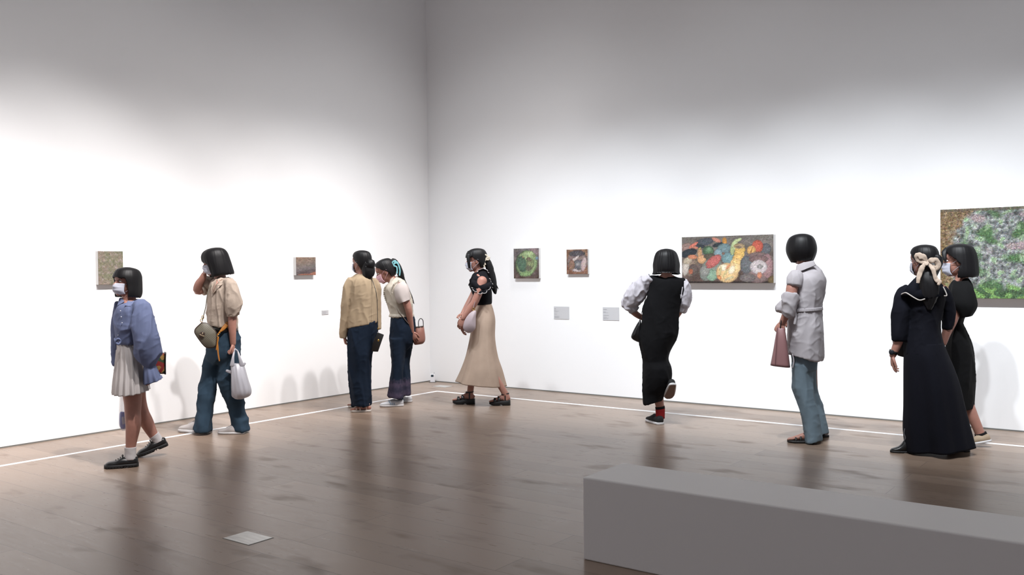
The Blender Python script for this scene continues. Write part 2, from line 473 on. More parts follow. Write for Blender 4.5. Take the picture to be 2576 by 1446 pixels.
# wide squash painting on the right wall
def Z(X, Y):
    tp = 232-(X-190)*64/1950; bt = 1205+(X-190)*8/1960
    return (X-190)/1960.0, (Y-tp)/(bt-tp)
def E(X, Y, rx, ry, rot, col):
    u, v = Z(X, Y); return (u, v, rx/1010.0, ry/1010.0, rot, col, 1.94)
items = [E(300, 440, 150, 90, -10, (150, 118, 108)), E(350, 570, 190, 90, -15, (48, 56, 64)), E(700, 330, 200, 80, -8, (78, 84, 92)),
 E(560, 420, 170, 45, 10, (55, 60, 68)), E(450, 400, 120, 34, -32, (222, 112, 90)), E(480, 450, 90, 30, 10, (205, 120, 95)), E(990, 390, 120, 45, -15, (52, 60, 66)), E(960, 290, 110, 40, 25, (208, 128, 105)),
 E(1140, 310, 48, 80, -10, (206, 134, 52)), E(590, 480, 45, 30, -40, (160, 150, 80)), E(592, 570, 52, 100, 0, (196, 145, 98)), E(635, 700, 98, 98, 0, (214, 156, 104)),
 E(780, 520, 125, 105, 0, (78, 108, 78)), E(795, 500, 70, 60, 0, (110, 150, 108)), E(820, 640, 140, 60, 0, (95, 85, 70)),
 E(1130, 470, 150, 110, 0, (108, 136, 140)), E(1000, 580, 92, 105, 0, (124, 156, 166)), E(1215, 680, 150, 125, 0, (112, 150, 154)), E(1110, 580, 34, 30, 0, (130, 100, 84)),
 E(370, 850, 190, 220, 0, (140, 116, 98)), E(275, 860, 78, 200, 8, (192, 178, 166)), E(320, 730, 110, 70, -20, (186, 168, 140)), E(430, 650, 110, 48, 5, (204, 122, 84)), E(450, 920, 110, 120, 0, (104, 88, 82)), E(390, 960, 50, 60, 0, (178, 96, 66)),
 E(830, 900, 190, 300, 38, (134, 142, 130)), E(890, 750, 205, 105, -38, (202, 98, 92)), E(860, 1040, 120, 130, 0, (134, 170, 140)), E(700, 950, 110, 120, 0, (140, 140, 132)), E(800, 860, 70, 30, -20, (190, 90, 84)),
 E(1340, 410, 62, 150, 22, (186, 202, 140)), E(1440, 290, 70, 30, -30, (190, 204, 140)), E(1300, 520, 45, 90, 0, (170, 184, 120)),
 E(1190, 990, 242, 212, 0, (238, 190, 124)), E(1470, 500, 112, 80, 0, (226, 178, 84)), E(1450, 590, 112, 100, 0, (244, 190, 92)), E(1425, 690, 118, 110, 0, (244, 186, 96)),
 E(1385, 790, 130, 110, 0, (246, 196, 116)), E(1330, 890, 150, 110, 0, (248, 206, 136)), E(1110, 880, 100, 70, 0, (250, 232, 192)), E(1290, 930, 60, 100, 30, (252, 228, 186)), E(1210, 860, 24, 80, 40, (236, 150, 96)),
 E(1040, 960, 24, 110, 10, (206, 184, 120)), E(1150, 1000, 20, 110, 30, (210, 188, 122)), E(1230, 1110, 110, 26, -25, (206, 190, 140)), E(1020, 1090, 60, 40, 40, (226, 140, 80)), E(1450, 420, 118, 58, 0, (178, 148, 104)), E(1440, 440, 60, 26, 0, (128, 110, 92)),
 E(2000, 480, 105, 120, 0, (98, 100, 106)), E(1830, 425, 118, 132, 0, (206, 88, 66)), E(1705, 510, 92, 96, 0, (226, 166, 88)), E(1705, 510, 10, 80, 20, (160, 100, 50)),
 E(1830, 880, 330, 330, 0, (140, 112, 108)), E(1600, 820, 130, 190, 0, (106, 108, 112)), E(2030, 850, 110, 260, 0, (166, 124, 124)), E(1850, 700, 200, 80, 0, (130, 100, 98)), E(1850, 870, 180, 150, 0, (204, 190, 190)), E(1880, 860, 60, 50, 0, (150, 145, 142)), E(1870, 1045, 48, 70, 0, (214, 132, 96)),
 E(1620, 1100, 170, 90, 0, (120, 108, 106)), E(2130, 1150, 90, 90, 0, (112, 90, 56))]
def bgP(U, V):
    c = const_bg((124, 116, 108), (100, 78, 70), 6, 26, 3)(U, V)
    k = (np.asarray(V) > .965)[..., None]; return np.where(k, np.array([54., 42, 38]), c)
fld = ellipse_field(bgP, items)
im, hg = brush_field(300, 156, fld, 7500, 3.0, 1.0, .13, -.7, 5)
painted_canvas('p', 'R', 3.549, 4.516, 1.252, 1.724, .065, im, hg, 'wide oil painting of a pile of pumpkins and a long yellow squash')

# green melon, small
def sm(cx, cy, rx, ry, rot, col, asp=.8): return (cx, cy, rx, ry, rot, col, asp)
fld = ellipse_field(const_bg((122, 116, 116), (98, 76, 68), 7, 24, 5), [sm(.85, .1, .2, .12, 30, (138, 116, 118)), sm(.50, .50, .35, .44, 12, (70, 90, 66)),
 sm(.52, .50, .335, .43, 12, (150, 178, 118)), sm(.33, .52, .16, .27, -10, (84, 116, 92)), sm(.66, .52, .13, .2, 0, (134, 146, 100)), sm(.62, .36, .09, .06, 20, (118, 104, 84)), sm(.60, .66, .10, .10, 0, (112, 110, 88)), sm(.60, .18, .18, .08, 0, (170, 196, 132)), sm(.38, .30, .035, .02, 30, (170, 128, 96)), sm(.5, .85, .2, .07, -8, (136, 172, 106)), sm(.93, .33, .05, .05, 0, (110, 140, 160))])
im, hg = brush_field(84, 84, fld, 1500, 3.6, 1.3, .12, -1.0, 8)
painted_canvas('p', 'R', 1.370, 1.727, 1.305, 1.655, .038, im, hg, 'small square-ish painting of one round green melon on the right-hand wall')

fld = ellipse_field(const_bg((150, 108, 84), (146, 98, 74), 6, 24, 6), [sm(.52, .48, .40, .42, 0, (142, 118, 112)), sm(.5, .17, .3, .13, 0, (88, 82, 86)), sm(.55, .62, .25, .2, 0, (106, 104, 110)), sm(.55, .60, .1, .08, 0, (150, 145, 145)), sm(.82, .6, .1, .28, 10, (196, 168, 164)), sm(.45, .85, .22, .05, 10, (200, 180, 178)), sm(.42, .38, .2, .05, -40, (214, 196, 190)), sm(.25, .62, .12, .2, 0, (150, 110, 90))])
im, hg = brush_field(66, 72, fld, 1100, 3.6, 1.1, .14, -.9, 9)
painted_canvas('p', 'R', 2.110, 2.386, 1.352, 1.628, .035, im, hg, 'smallest right-wall painting, a brown and grey gourd on an orange ground')

# mossy painting, left wall
def fld(U, V):
    n = nz(U, V, 4, 11)[..., None]; n2 = nz(U, V, 11, 12)[..., None]
    a, b_, c_ = np.array([144., 128, 110]), np.array([126., 126, 96]), np.array([166., 150, 140])
    k = np.clip(.5+n*1.7+(np.asarray(U)[..., None]-.5)*.5, 0, 1); c = a*(1-k)+b_*k; k2 = np.clip(n2*1.6, 0, 1)
    return c*(1-k2)+c_*k2
im, hg = brush_field(70, 84, fld, 2200, 2.0, .9, .13, -.4, 10)
painted_canvas('p', 'L', -4.398, -4.168, 1.312, 1.607, .043, im, hg, 'upright painting of mottled moss green and beige dabs on the left wall')

# banded brown painting, left wall
def fld(U, V):
    V2 = np.asarray(V)+.16*(np.asarray(U)-.5)+.05*nz(U, V, 4, 13); c = np.zeros(np.shape(U)+(3,))
    st = [(-.5, (168, 112, 92)), (.07, (150, 122, 102)), (.30, (138, 118, 104)), (.50, (128, 116, 112)), (.66, (120, 110, 112)), (.76, (98, 86, 88)), (.90, (98, 84, 84)), (.93, (176, 108, 84)), (1.3, (160, 96, 74))]
    for k in range(3): c[..., k] = np.interp(V2, [q[0] for q in st], [q[1][k] for q in st])
    return c + 14*nz(U, V, 6, 14, 22)[..., None]
im, hg = brush_field(64, 46, fld, 900, 4.5, .9, .09, -.12, 11)
painted_canvas('p', 'L', -2.185, -1.915, 1.372, 1.567, .045, im, hg, 'landscape-shaped painting of brown and grey rock bands on the left wall')

# large mossy rock painting, right wall (runs out of the frame)
def fld(U, V):
    U = np.asarray(U, float); V = np.asarray(V, float)
    n = nz(U*1.5, V, 6.5, 21); n2 = nz(U*1.5, V, 15, 22); n3 = nz(U*1.5, V, 34, 23)
    grey = np.array([136., 140, 138]); gre = np.array([84., 122, 74]); lg = np.array([150., 182, 136]); pk = np.array([172., 150, 150]); br = np.array([140., 112, 76])
    c = grey + 60*n2[..., None] + 70*n3[..., None]
    k = np.clip((n-.02)*4, 0, 1)[..., None]; c = c*(1-k)+gre*k
    k = np.clip((n2-.18)*4, 0, 1)[..., None]; c = c*(1-k)+lg*k
    k = np.clip((-n-.30)*5, 0, 1)[..., None]; c = c*(1-k)+pk*k
    edge = U + .6*np.clip(.25-V, 0, 1) * -1 + .06*n2
    k = np.clip((.11-edge)*22, 0, 1)[..., None]; c = c*(1-k)+(br+40*n3[..., None])*k
    k = np.clip((V+.06*n2-.86)*22, 0, 1)[..., None]; bt = np.where((n2 > .0)[..., None], np.array([120., 168, 84]), np.array([74., 106, 66])); c = c*(1-k)+bt*k
    k = (V < .03)[..., None]*.8; c = c*(1-k)+np.array([110., 98, 80])*k
    return c
im, hg = brush_field(360, 232, fld, 26000, 2.3, 1.0, .24, -.6, 12)
painted_canvas('p', 'R', 6.012, 7.20, 1.121, 1.889, .07, im, hg, 'largest painting, a grey rock face overgrown with green leaves at the right edge')

# wall labels
CARD = mat('grey_card', (.52, .52, .535), rough=.8, raw=True)
INK = mat('grey_print', (.17, .17, .19), rough=.8, raw=True)
def wall_label(wall, a0, a1, z0, z1, label, lines):
    w, h = abs(a1-a0), z1-z0
    org = ((a0+a1)/2, 0, z0) if wall == 'R' else (0, (a0+a1)/2, z0)
    t = empty('wall_label', org, 0 if wall == 'R' else math.pi/2)
    g = Geo(); g.box((-w/2, -.005, 0), (w/2, 0, h)); solid('card', g, CARD, t, False, .001)
    r = random.Random(3)
    for z, l, s in lines:
        x = -w/2+.008; g = Geo(); seg = []
        xe = x+l*w; zz = h*z
        # one printed line: a thin raised strip whose top edge rises and falls like the letters
        xs = [x]
        while xs[-1] < xe: xs.append(xs[-1]+s*(.35+.5*r.random()))
        hh = [s*(.55+.45*r.random()) for _ in xs]; n = len(xs)
        vs = [(q, y_, zz) for y_ in (-.0056, -.0049) for q in xs] + [(q, y_, zz+k) for y_ in (-.0056, -.0049) for q, k in zip(xs, hh)]
        fs = []
        for q in range(n-1):
            fs += [(q, q+1, 2*n+q+1, 2*n+q), (n+q+1, n+q, 3*n+q, 3*n+q+1), (2*n+q, 2*n+q+1, 3*n+q+1, 3*n+q), (q+1, q, n+q, n+q+1)]
        fs += [(0, 2*n, 3*n, n), (n-1, 2*n-1, 4*n-1, 3*n-1)]
        g.add(vs, fs); solid('text_line', g, INK, t, False)
    tag(t, label, 'label')
ls = [(.80, .10, .0042), (.70, .08, .003), (.63, .30, .0024), (.57, .20, .0024), (.38, .16, .0030), (.22, .30, .0024), (.16, .33, .0024), (.10, .28, .0024)]
wall_label('R', 1.909, 2.115, .838, .983, 'small grey text card below and between the two small right-wall paintings', ls)
ls = [(.80, .22, .0042), (.62, .16, .003), (.56, .30, .0024), (.36, .34, .0036), (.24, .22, .0024), (.16, .33, .0024), (.10, .28, .0024)]
wall_label('R', 2.558, 2.763, .841, .985, 'small grey text card beside the white sleeve of the person in black', ls)
wall_label('L', -1.796, -1.701, .928, .977, 'tiny grey caption card on the left wall below the banded painting', [(.6, .6, .003), (.3, .5, .003)])

# climate logger in the corner
t = empty('climate_logger', (.105, -.075, 0), math.radians(35))
WPL = mat('white_plastic', (228, 228, 232), rough=.45)
g = Geo(); g.box((-.030, -.012, 0), (.030, .012, .105)); solid('housing', g, WPL, t, False, .006)
g = Geo(); g.box((-.018, -.0135, .070), (.014, -.0118, .097)); solid('display', g, mat('lcd_dark', (52, 66, 76), rough=.25), t, False, .0006)
g = Geo(); g.tube([(.016, 0, .10), (.024, 0, .125)], [.0022, .0018], n=8, sub=1); solid('antenna', g, mat('grey_plastic', (120, 120, 124), rough=.5), t)
g = Geo(); g.box((-.045, -.03, 0), (.045, .02, .006)); solid('foot_plate', g, TRIM, t, False, .002)
tag(t, 'tiny white climate logger with a dark display standing in the room corner', 'sensor')

# ------------------------------------------------------------------ people toolbox
class Fig:
    """a person-local frame: x screen-right, y away from the viewpoint, z up; origin on the floor"""
    def __init__(s, foot_px, foot_py, label, dz=0.0):
        s.O = on_z(foot_px, foot_py); d = s.O - CAMP; d[2] = 0
        s.dist = np.linalg.norm(d); s.d = d/s.dist; s.r = np.array([s.d[1], -s.d[0], 0])
        s.rz = math.atan2(s.r[1], s.r[0]); s.s = s.dist/FPX; s.label = label
        s.root = empty('person', s.O, s.rz); tag(s.root, label, 'person')
        s.O = np.array([s.O[0], s.O[1], 0.0])
    def loc(s, w):
        q = np.asarray(w, float) - s.O; return np.array([q@s.r, q@s.d, q[2]])
    def W(s, px, py, dy=0.0):
        r = ray(px, py); t = (s.dist + dy)/(r@s.d); return s.loc(CAMP + r*t)
    def F(s, px, py, z=0.0): return s.loc(on_z(px, py, z))
    def world(s, p): return s.O + p[0]*s.r + p[1]*s.d + np.array([0, 0, p[2]])
    def loft(s, g, secs, n=40, sub=4, cap=(True, True), power=1.0, mod=None, hem=None, mi=0):
        """secs rows: (xl, xr, y, dc, dh) or (xl, yl, xr, yr, dc, dh) in photo px and metres"""
        P = []
        for q in secs:
            if len(q) == 5: xl, xr, y, dc, dh = q; yl = yr = y
            else: xl, yl, xr, yr, dc, dh = q
            a = s.W(xl, yl, dc); b = s.W(xr, yr, dc); P.append([*((a+b)/2), *((b-a)/2), dh])
        P = crom(np.array(P), sub); rg = []; N = len(P)
        for i, p in enumerate(P):
            c, h, dh = p[:3], p[3:6], p[6]; row = []
            for a in np.linspace(0, 2*math.pi, n, endpoint=False):
                ca, sa = math.cos(a), math.sin(a)
                ca = math.copysign(abs(ca)**power, ca); sa = math.copysign(abs(sa)**power, sa)
                k = mod(a, i/(N-1)) if mod else 1.0
                row.append(c + (h*ca + np.array([0, dh*sa, 0]))*k)
            rg.append(row)
        if hem:    # folded-in hem at the lower end so that the garment is hollow and has thickness
            last = np.array(rg[-1]); c = last.mean(0); up = np.array(rg[-2]).mean(0)-c; up /= np.linalg.norm(up)
            rg.append(list(c+(last-c)*.955)); rg.append(list(c+(last-c)*.93+up*hem))
        g.rings(rg, cap=cap, mi=mi)
    def torso(s, g, secs):
        out = []
        for i, q in enumerate(secs):
            k = 1.0 if i == 0 else .84
            if len(q) == 5: xl, xr, y, dc, dh = q; yl = yr = y
            else: xl, yl, xr, yr, dc, dh = q
            c, h = (xl+xr)/2, (xr-xl)/2*k; out.append((c-h, yl, c+h, yr, dc, dh*k))
        s.loft(g, out)
    def surf(s, secs, x, y, out=.006):
        ys = [q[2] if len(q) == 5 else (q[1]+q[3])/2 for q in secs]; xl = [q[0] for q in secs]; xr = [q[1] if len(q) == 5 else q[2] for q in secs]
        a, b = np.interp(y, ys, xl), np.interp(y, ys, xr); u = (x-(a+b)/2)/((b-a)/2)
        return np.interp(y, ys, [q[-2] for q in secs]) - np.interp(y, ys, [q[-1] for q in secs])*math.sqrt(max(0, 1-min(1, u*u))) - out
    def held(s, name, base, label, cat):
        """a thing that hangs on or is held by the person: top-level, at its own base"""
        o = empty(name, s.world(base), s.rz); tag(o, label, cat); return o

def hand(g, wrist, fdir, pnorm, thumb, L=.165, curl=.35, spread=.12, curls=None):
    """palm + five fingers. fdir finger direction, pnorm palm normal (fingers curl towards it), thumb side vector"""
    f = np.array(fdir, float); f /= np.linalg.norm(f)
    p = np.array(pnorm, float); p -= f*(p@f); p /= np.linalg.norm(p)
    t = np.cross(f, p); t *= np.sign(t@np.array(thumb, float)) or 1
    w = np.array(wrist, float); k = L/.165
    g.tube([w, w+f*.030*k, w+f*.062*k, w+f*.082*k], [(.024*k, .017*k), (.035*k, .016*k), (.038*k, .0145*k), (.034*k, .011*k)],
           n=14, sub=3, ref=p)
    for i, (off, ln) in enumerate(((.028, .066), (.0095, .074), (-.0095, .069), (-.0275, .054))):
        b = w + f*(.076-.004*abs(i-1.3))*k + t*off*k; d = f + t*spread*(off/.03)
        d /= np.linalg.norm(d); pts = [b - d*.012*k]; c = curls[i] if curls else curl*(1+.18*i)
        ang = 0; q = b
        for seg, fr in enumerate((.46, .30, .24)):
            ang += c*(.8 if seg == 0 else 1.1)
            dd = d*math.cos(ang) + p*math.sin(ang); pts.append(q); q = q + dd*ln*fr*k
        pts.append(q)
        g.tube(pts, [.0088*k, .0088*k, .0080*k, .0072*k, .0055*k], n=8, sub=2, ref=t)
    b = w + f*.022*k + t*.022*k
    d1 = t*.75 + f*.8 + p*.25; d1 /= np.linalg.norm(d1); d2 = t*.25 + f + p*.35; d2 /= np.linalg.norm(d2)
    g.tube([b, b+d1*.030*k, b+d1*.030*k+d2*.026*k, b+d1*.030*k+d2*.048*k], [.013*k, .0105*k, .0092*k, .0065*k], n=8, sub=2, ref=p)

class Head:
    def __init__(s, fig, px, py, dy, yaw, pitch=0, roll=0, k=1.0):
        s.f = fig; s.c = fig.W(px, py, dy); s.k = k
        a = math.radians(yaw); fw = Vector((math.cos(a), math.sin(a), 0)); up = Vector((0, 0, 1)); lf = up.cross(fw)
        R = Matrix.Rotation(math.radians(roll), 3, fw) @ Matrix.Rotation(math.radians(pitch), 3, lf)
        s.M = np.array([R@fw, R@lf, R@up]).T       # columns: forward, left, up
    def T(s, p): return s.c + s.M @ (np.array(p, float)*s.k)
    def put(s, g): return g.xform(s.T)
    def flesh(s, G):
        g = Geo()
        g.ell((-.010, 0, .030), (.094, .075, .088)); g.ell((.018, 0, -.035), (.068, .060, .078)); g.ell((.030, 0, -.070), (.046, .046, .042))
        g.ell((.062, 0, -.097), (.022, .022, .017)); g.ell((.060, 0, .030), (.030, .055, .045)); g.ell((.070, 0, .014), (.020, .045, .010))
        g.ell((.060, .030, -.030), (.026, .024, .024)); g.ell((.060, -.030, -.030), (.026, .024, .024))
        g.tube([(.080, 0, .008), (.092, 0, -.012), (.104, 0, -.030), (.090, 0, -.036)], [(.008, .008), (.009, .009), (.0115, .012), (.010, .012)], n=10)
        g.ell((.094, .009, -.033), (.009, .008, .007)); g.ell((.094, -.009, -.033), (.009, .008, .007))
        g.ell((.082, 0, -.060), (.011, .023, .0065)); g.ell((.080, 0, -.069), (.011, .019, .007)); g.ell((.074, 0, -.048), (.014, .022, .012))
        for q in (1, -1):
            g.ell((-.008, .073*q, -.012), (.018, .010, .031)); g.ell((-.014, .080*q, -.004), (.014, .006, .022))
        s.put(g); G.add(g.v, g.f)
    def eyes(s, parent):
        for q in (1, -1):
            g = Geo(); g.ell((.0715, .031*q, .001), (.0125, .0140, .0080), n=16); s.put(g); solid('eye', g, EYEW, parent)
            g = Geo(); g.ell((.0818, .031*q, .001), (.0035, .0062, .0066), n=12); s.put(g); solid('iris', g, IRIS, parent)
            g = Geo(); g.tube([(.080, .012*q, .022), (.084, .030*q, .027), (.070, .050*q, .021)], [(.003, .0022)]*3, n=6); s.put(g)
            solid('eyebrow', g, HAIR, parent)
            g = Geo(); g.tube([(.083, .016*q, .006), (.0865, .030*q, .0105), (.076, .046*q, .005)], [(.0018, .0015)]*3, n=6); s.put(g)
            solid('eyelash', g, HAIR, parent)
    def hair(s, parent, prof, opening, name='hair', n=128, amp=.018, seed=0, inner=(.030, .034), part=None, tail=None):
        """prof rows (z, rf, rs, rb) from crown to tips; opening rows (z, half angle in degrees) open towards the face"""
        z0 = prof[0][0]; P = crom(np.array(prof, float), 5); rg = []
        oz = [q[0] for q in opening][::-1]; oa = [q[1] for q in opening][::-1]
        for z, rf, rs, rb in P:
            al = math.radians(np.interp(z, oz, oa)); row = []
            for a in np.linspace(0, 2*math.pi, n, endpoint=False):
                phi = (a+math.pi) % (2*math.pi) - math.pi
                nn = noise.noise((math.cos(a)*9+seed, math.sin(a)*9, z*3)); n2 = noise.noise((math.cos(a)*30+seed, math.sin(a)*30, z*5))
                m = 1 + amp*nn + amp*.3*n2
                if al > .02 and abs(phi) < al*(1+.006*n2): x, y = inner[0]*math.cos(a)-.012, inner[1]*math.sin(a)
                else: x = (rf if math.cos(a) > 0 else rb)*math.cos(a)*m; y = rs*math.sin(a)*m
                row.append((x-.006, y, z + (.006*nn if z < 0 else 0)))
            rg.append(row)
        last = np.array(rg[-1]); c = last.mean(0)
        rg.append([tuple(c+(p-c)*.80+np.array([0, 0, .008])) for p in last]); rg.append([tuple(c+(p-c)*.5+np.array([0, 0, .03])) for p in last])
        g = Geo(); g.rings(rg); s.put(g); o = solid(name, g, HAIR, parent); return o
    def mask(s, parent, m=MASKW, loops=True, zlo=-.104, zhi=-.014):
        g = Geo(); NU, NV = 30, 16; lay = []
        for off in (0.0, .0022):
            rows = []
            for j in range(NV+1):
                v = j/NV; z = zlo+(zhi-zlo)*v; row = []
                for i in range(NU+1):
                    ph = math.radians(-66+132*i/NU); c, sn = math.cos(ph), math.sin(ph)
                    bulge = .012*math.sin(math.pi*min(1, v*1.05)) ; nose = .013*math.exp(-((v-.80)/.2)**2)*max(0, c)**14
                    a = .066 + bulge + (.010 if v > .3 else .010*v/.3) + .0016*math.sin(v*22)*c - .014*max(0, .22-v)/.22
                    b = .066 - .006*(1-v) + .002
                    zz = z*(1-.10*abs(sn)**2) + (-.045)*.10*abs(sn)**2
                    row.append((.018 + (a+nose+off)*c, (b+off)*sn, zz))
                rows.append(row)
            lay.append(rows)
        W_ = NU+1; vs = [p for L_ in lay for r in L_ for p in r]; K = W_*(NV+1); fs = []
        for o_, fl in ((0, True), (K, False)):
            for j in range(NV):
                for i in range(NU):
                    q = (o_+j*W_+i, o_+j*W_+i+1, o_+(j+1)*W_+i+1, o_+(j+1)*W_+i); fs.append(q[::-1] if fl else q)
        bd = [i for i in range(W_)] + [j*W_+NU for j in range(1, NV+1)] + [NV*W_+i for i in range(NU-1, -1, -1)] + [j*W_ for j in range(NV-1, 0, -1)]
        for i in range(len(bd)):
            a, b = bd[i], bd[(i+1) % len(bd)]; fs.append((a, b, b+K, a+K))
        g.add(vs, fs); s.put(g); o = solid('face_mask', g, m, parent)
        if loops:
            for q in (1, -1):
                h = Geo()
                h.tube([(.043, .064*q, -.024), (.015, .079*q, -.006), (-.012, .086*q, .006), (-.026, .083*q, -.006), (-.022, .080*q, -.030), (.005, .076*q, -.052), (.040, .058*q, -.082)],
                       [.0014]*7, n=6, sub=3); s.put(h); solid('ear_loop', h, m, o)
        return o

def body(fig, G, voxel=.0055, fingers=None, parent=None):
    me = remeshed(mesh_from(G, 'b'), voxel, 4, .5)
    if fingers and fingers.v:
        import bmesh
        bm = bmesh.new(); bm.from_mesh(me); f2 = mesh_from(fingers, 'f'); bm.from_mesh(f2); bm.to_mesh(me); bm.free()
    return link('body', me, SKIN, parent or fig.root)

def garment(fig, name, G, m, voxel=.009, amp=.006, fx=9, fz=2.5, seed=0, smooth=5, extra=None, label=None, parent=None):
    me = remeshed(mesh_from(G, name), voxel, smooth, .5)
    wrinkle(me, amp, fx, fz, seed, extra)
    o = link(name, me, m, parent or fig.root)
    if label: o['label'] = label
    return o

def shoe_frame(toe, heel, roll=0):
    """matrix from shoe space (x heel->toe, y left, z up) to figure space"""
    t, h = np.array(toe, float), np.array(heel, float); x = t-h; L = np.linalg.norm(x); x /= L
    y = np.cross(np.array([0, 0, 1.]), x); y /= np.linalg.norm(y); z = np.cross(x, y)
    return np.array([x, y, z]).T, h, L

def shoe(fig, toe, heel, kind, mats, foot=None, width=.046):
    """kind: loafer, sneaker, boot, platform_sandal, flat_sandal. parts: upper, sole (+ laces, straps). foot: Geo that gets bare feet"""
    M, o, L = shoe_frame(toe, heel); k = L/.26
    T = lambda p: o + M@(np.array(p)*np.array([k, k, k]))
    base = .26
    def outline(x, grow=0.0):     # half widths left/right along x 0..base
        u = x/base; w = width*(.66+.40*math.sin(min(1, u/.72)*math.pi/2)) if u < .72 else width*1.06*math.sqrt(max(0, 1-((u-.72)/.285)**2.3))
        if u < .07: w *= math.sqrt(max(.05, 1-((.07-u)/.075)**2))
        return w+grow
    def slab(g, z0f, z1f, grow, xs=None):
        xs = xs if xs is not None else np.concatenate([np.linspace(0, .02, 4), np.linspace(.04, .22, 12), np.linspace(.232, .2598, 6)])
        rg = []
        for x in xs:
            w = outline(x, grow); a, b = z0f(x), z1f(x); e = min(.006, (b-a)*.4)
            rg.append([(x, -w, a+e), (x, -w+e, a), (x, w-e, a), (x, w, a+e), (x, w, b-e), (x, w-e, b), (x, -w+e, b), (x, -w, b-e)])
        g.rings([[tuple(p) for p in r] for r in rg])
    root = None
    if kind in ('loafer', 'sneaker', 'boot'):
        st = {'loafer': .030, 'sneaker': .022, 'boot': .024}[kind]
        colh = {'loafer': .072, 'sneaker': .078, 'boot': .15}[kind]
        xs = [0.004, .02, .045, .075, .105, .135, .165, .195, .225, .245, .256]
        top = {'loafer': [.070, .082, .080, .074, .084, .080, .062, .056, .052, .042, .028],
               'sneaker': [.062, .078, .072, .066, .078, .074, .060, .050, .043, .036, .026],
               'boot': [.15, .16, .16, .16, .15, .105, .075, .060, .050, .042, .028]}[kind]
        g = Geo(); rg = []
        for x, h in zip(xs, top):
            w = outline(x, -.002); n = 20; row = []
            for a in np.linspace(0, 2*math.pi, n, endpoint=False):
                c, s_ = math.cos(a), math.sin(a)
                hw = w*(1-.30*max(0, s_)*(h/.08 if x > .09 else .55))
                row.append((x, math.copysign(abs(c)**.75, c)*hw, st*.5 + (h-st*.5)*.5*(1+math.copysign(abs(s_)**.7, s_))))
            rg.append(row)
        g.rings([list(map(tuple, np.array(r))) for r in crom_rings(rg, 3)]); g.xform(T)
        root = solid('shoe', g, mats[0], fig.root)
        g = Geo()
        if kind == 'sneaker': slab(g, lambda x: .004*max(0, (x-.2)/.06)**2, lambda x: st, .003)
        elif kind == 'boot': slab(g, lambda x: .0 if x < .085 or x > .12 else .008, lambda x: st, .002)
        else:
            slab(g, lambda x: 0.0 if x < .08 or x > .115 else .012, lambda x: st, .006)
            for x in np.arange(.008, .25, .022): g.box((x, -outline(x, .0075), .004), (x+.008, outline(x, .0075), .012))
        g.xform(T); solid('sole', g, mats[1], root)
        if kind in ('loafer', 'sneaker') and len(mats) > 2:
            for i in range(4):
                x = .118+.017*i; h = np.interp(x, xs, top)+.001
                g = Geo(); g.tube([(x, -.024, h-.010), (x+.004, 0, h+.003), (x, .024, h-.010)], [.0028]*3, n=6); g.xform(T); solid('lace', g, mats[2], root)
            if kind == 'loafer':
                for q in (1, -1):
                    g = Geo(); h = np.interp(.115, xs, top)
                    g.tube([(.117, 0, h+.004), (.125, .020*q, h+.016), (.118, .032*q, h+.006), (.117, .004*q, h+.004)], [.0028]*4, n=6); g.xform(T); solid('lace', g, mats[2], root)
        if kind == 'sneaker' and len(mats) > 3:
            for q in (1, -1):
                for i in range(3):
                    x = .098+.020*i; g = Geo()
                    g.tube([(x+.024, q*(outline(x)*.62), .064), (x+.012, q*(outline(x)*.92), .047), (x, q*(outline(x)+.001), .026)], [(.0045, .002)]*3, n=6, ref=(0, 1, 0)); g.xform(T)
                    solid('side_stripe', g, mats[3], root)
    else:
        plat = kind == 'platform_sandal'; st = .064 if plat else .026
        g = Geo()
        if plat: slab(g, lambda x: .012 if .095 < x < .125 else .004*max(0, (x-.2)/.06)*4, lambda x: st-.020*min(1, max(0, (x-.03)/.18)), .005)
        else: slab(g, lambda x: .003*max(0, (x-.2)/.06)*2, lambda x: st, .004)
        g.xform(T); root = solid('sandal', g, mats[0], fig.root, label=None)
        zt = lambda x: (st-.020*min(1, max(0, (x-.03)/.18)) if plat else st)
        if foot is not None:      # bare foot in the sandal
            h = Geo()
            h.tube([(.022, 0, zt(.02)+.024), (.055, 0, zt(.05)+.034), (.10, .0, zt(.1)+.036), (.15, 0, zt(.15)+.026), (.20, .0, zt(.2)+.016), (.222, 0, zt(.22)+.012)],
                   [(.024, .026), (.034, .030), (.036, .031), (.026, .036), (.016, .040), (.011, .036)], n=16, ref=(0, 1, 0))
            for i, (y, ln) in enumerate(((.028, .030), (.012, .028), (-.003, .025), (-.017, .021), (-.029, .017))):
                h.tube([(.212, y, zt(.22)+.012), (.222+ln*.6, y, zt(.22)+.011), (.222+ln, y, zt(.22)+.007)], [.009 if i else .012]*3, n=8)
            h.xform(T); foot.add(h.v, h.f)
        for x, hh, wd in ((.185, .042, .020), (.138, .058, .018)) if plat else ((.180, .036, .010), (.135, .050, .009)):
            g = Geo(); y0 = outline(x)-.002
            g.tube([(x, -y0, zt(x)-.004), (x, -y0*.86, zt(x)+hh*.55), (x, 0, zt(x)+hh), (x, y0*.86, zt(x)+hh*.55), (x, y0, zt(x)-.004)], [(.003, wd)]*5, n=8, sub=4, ref=(1, 0, 0)); g.xform(T)
            solid('strap', g, mats[1], root)
        g = Geo(); zz = .078 if plat else .066    # ankle strap
        g.tube([(.085+.047*math.cos(a)-.022, .038*math.sin(a), zt(.05)+zz-.006*math.cos(a)) for a in np.linspace(0, 2*math.pi, 15)], [(.003, .009)]*15, n=6, sub=1, ref=(0, 0, 1)); g.xform(T)
        solid('strap', g, mats[1], root)
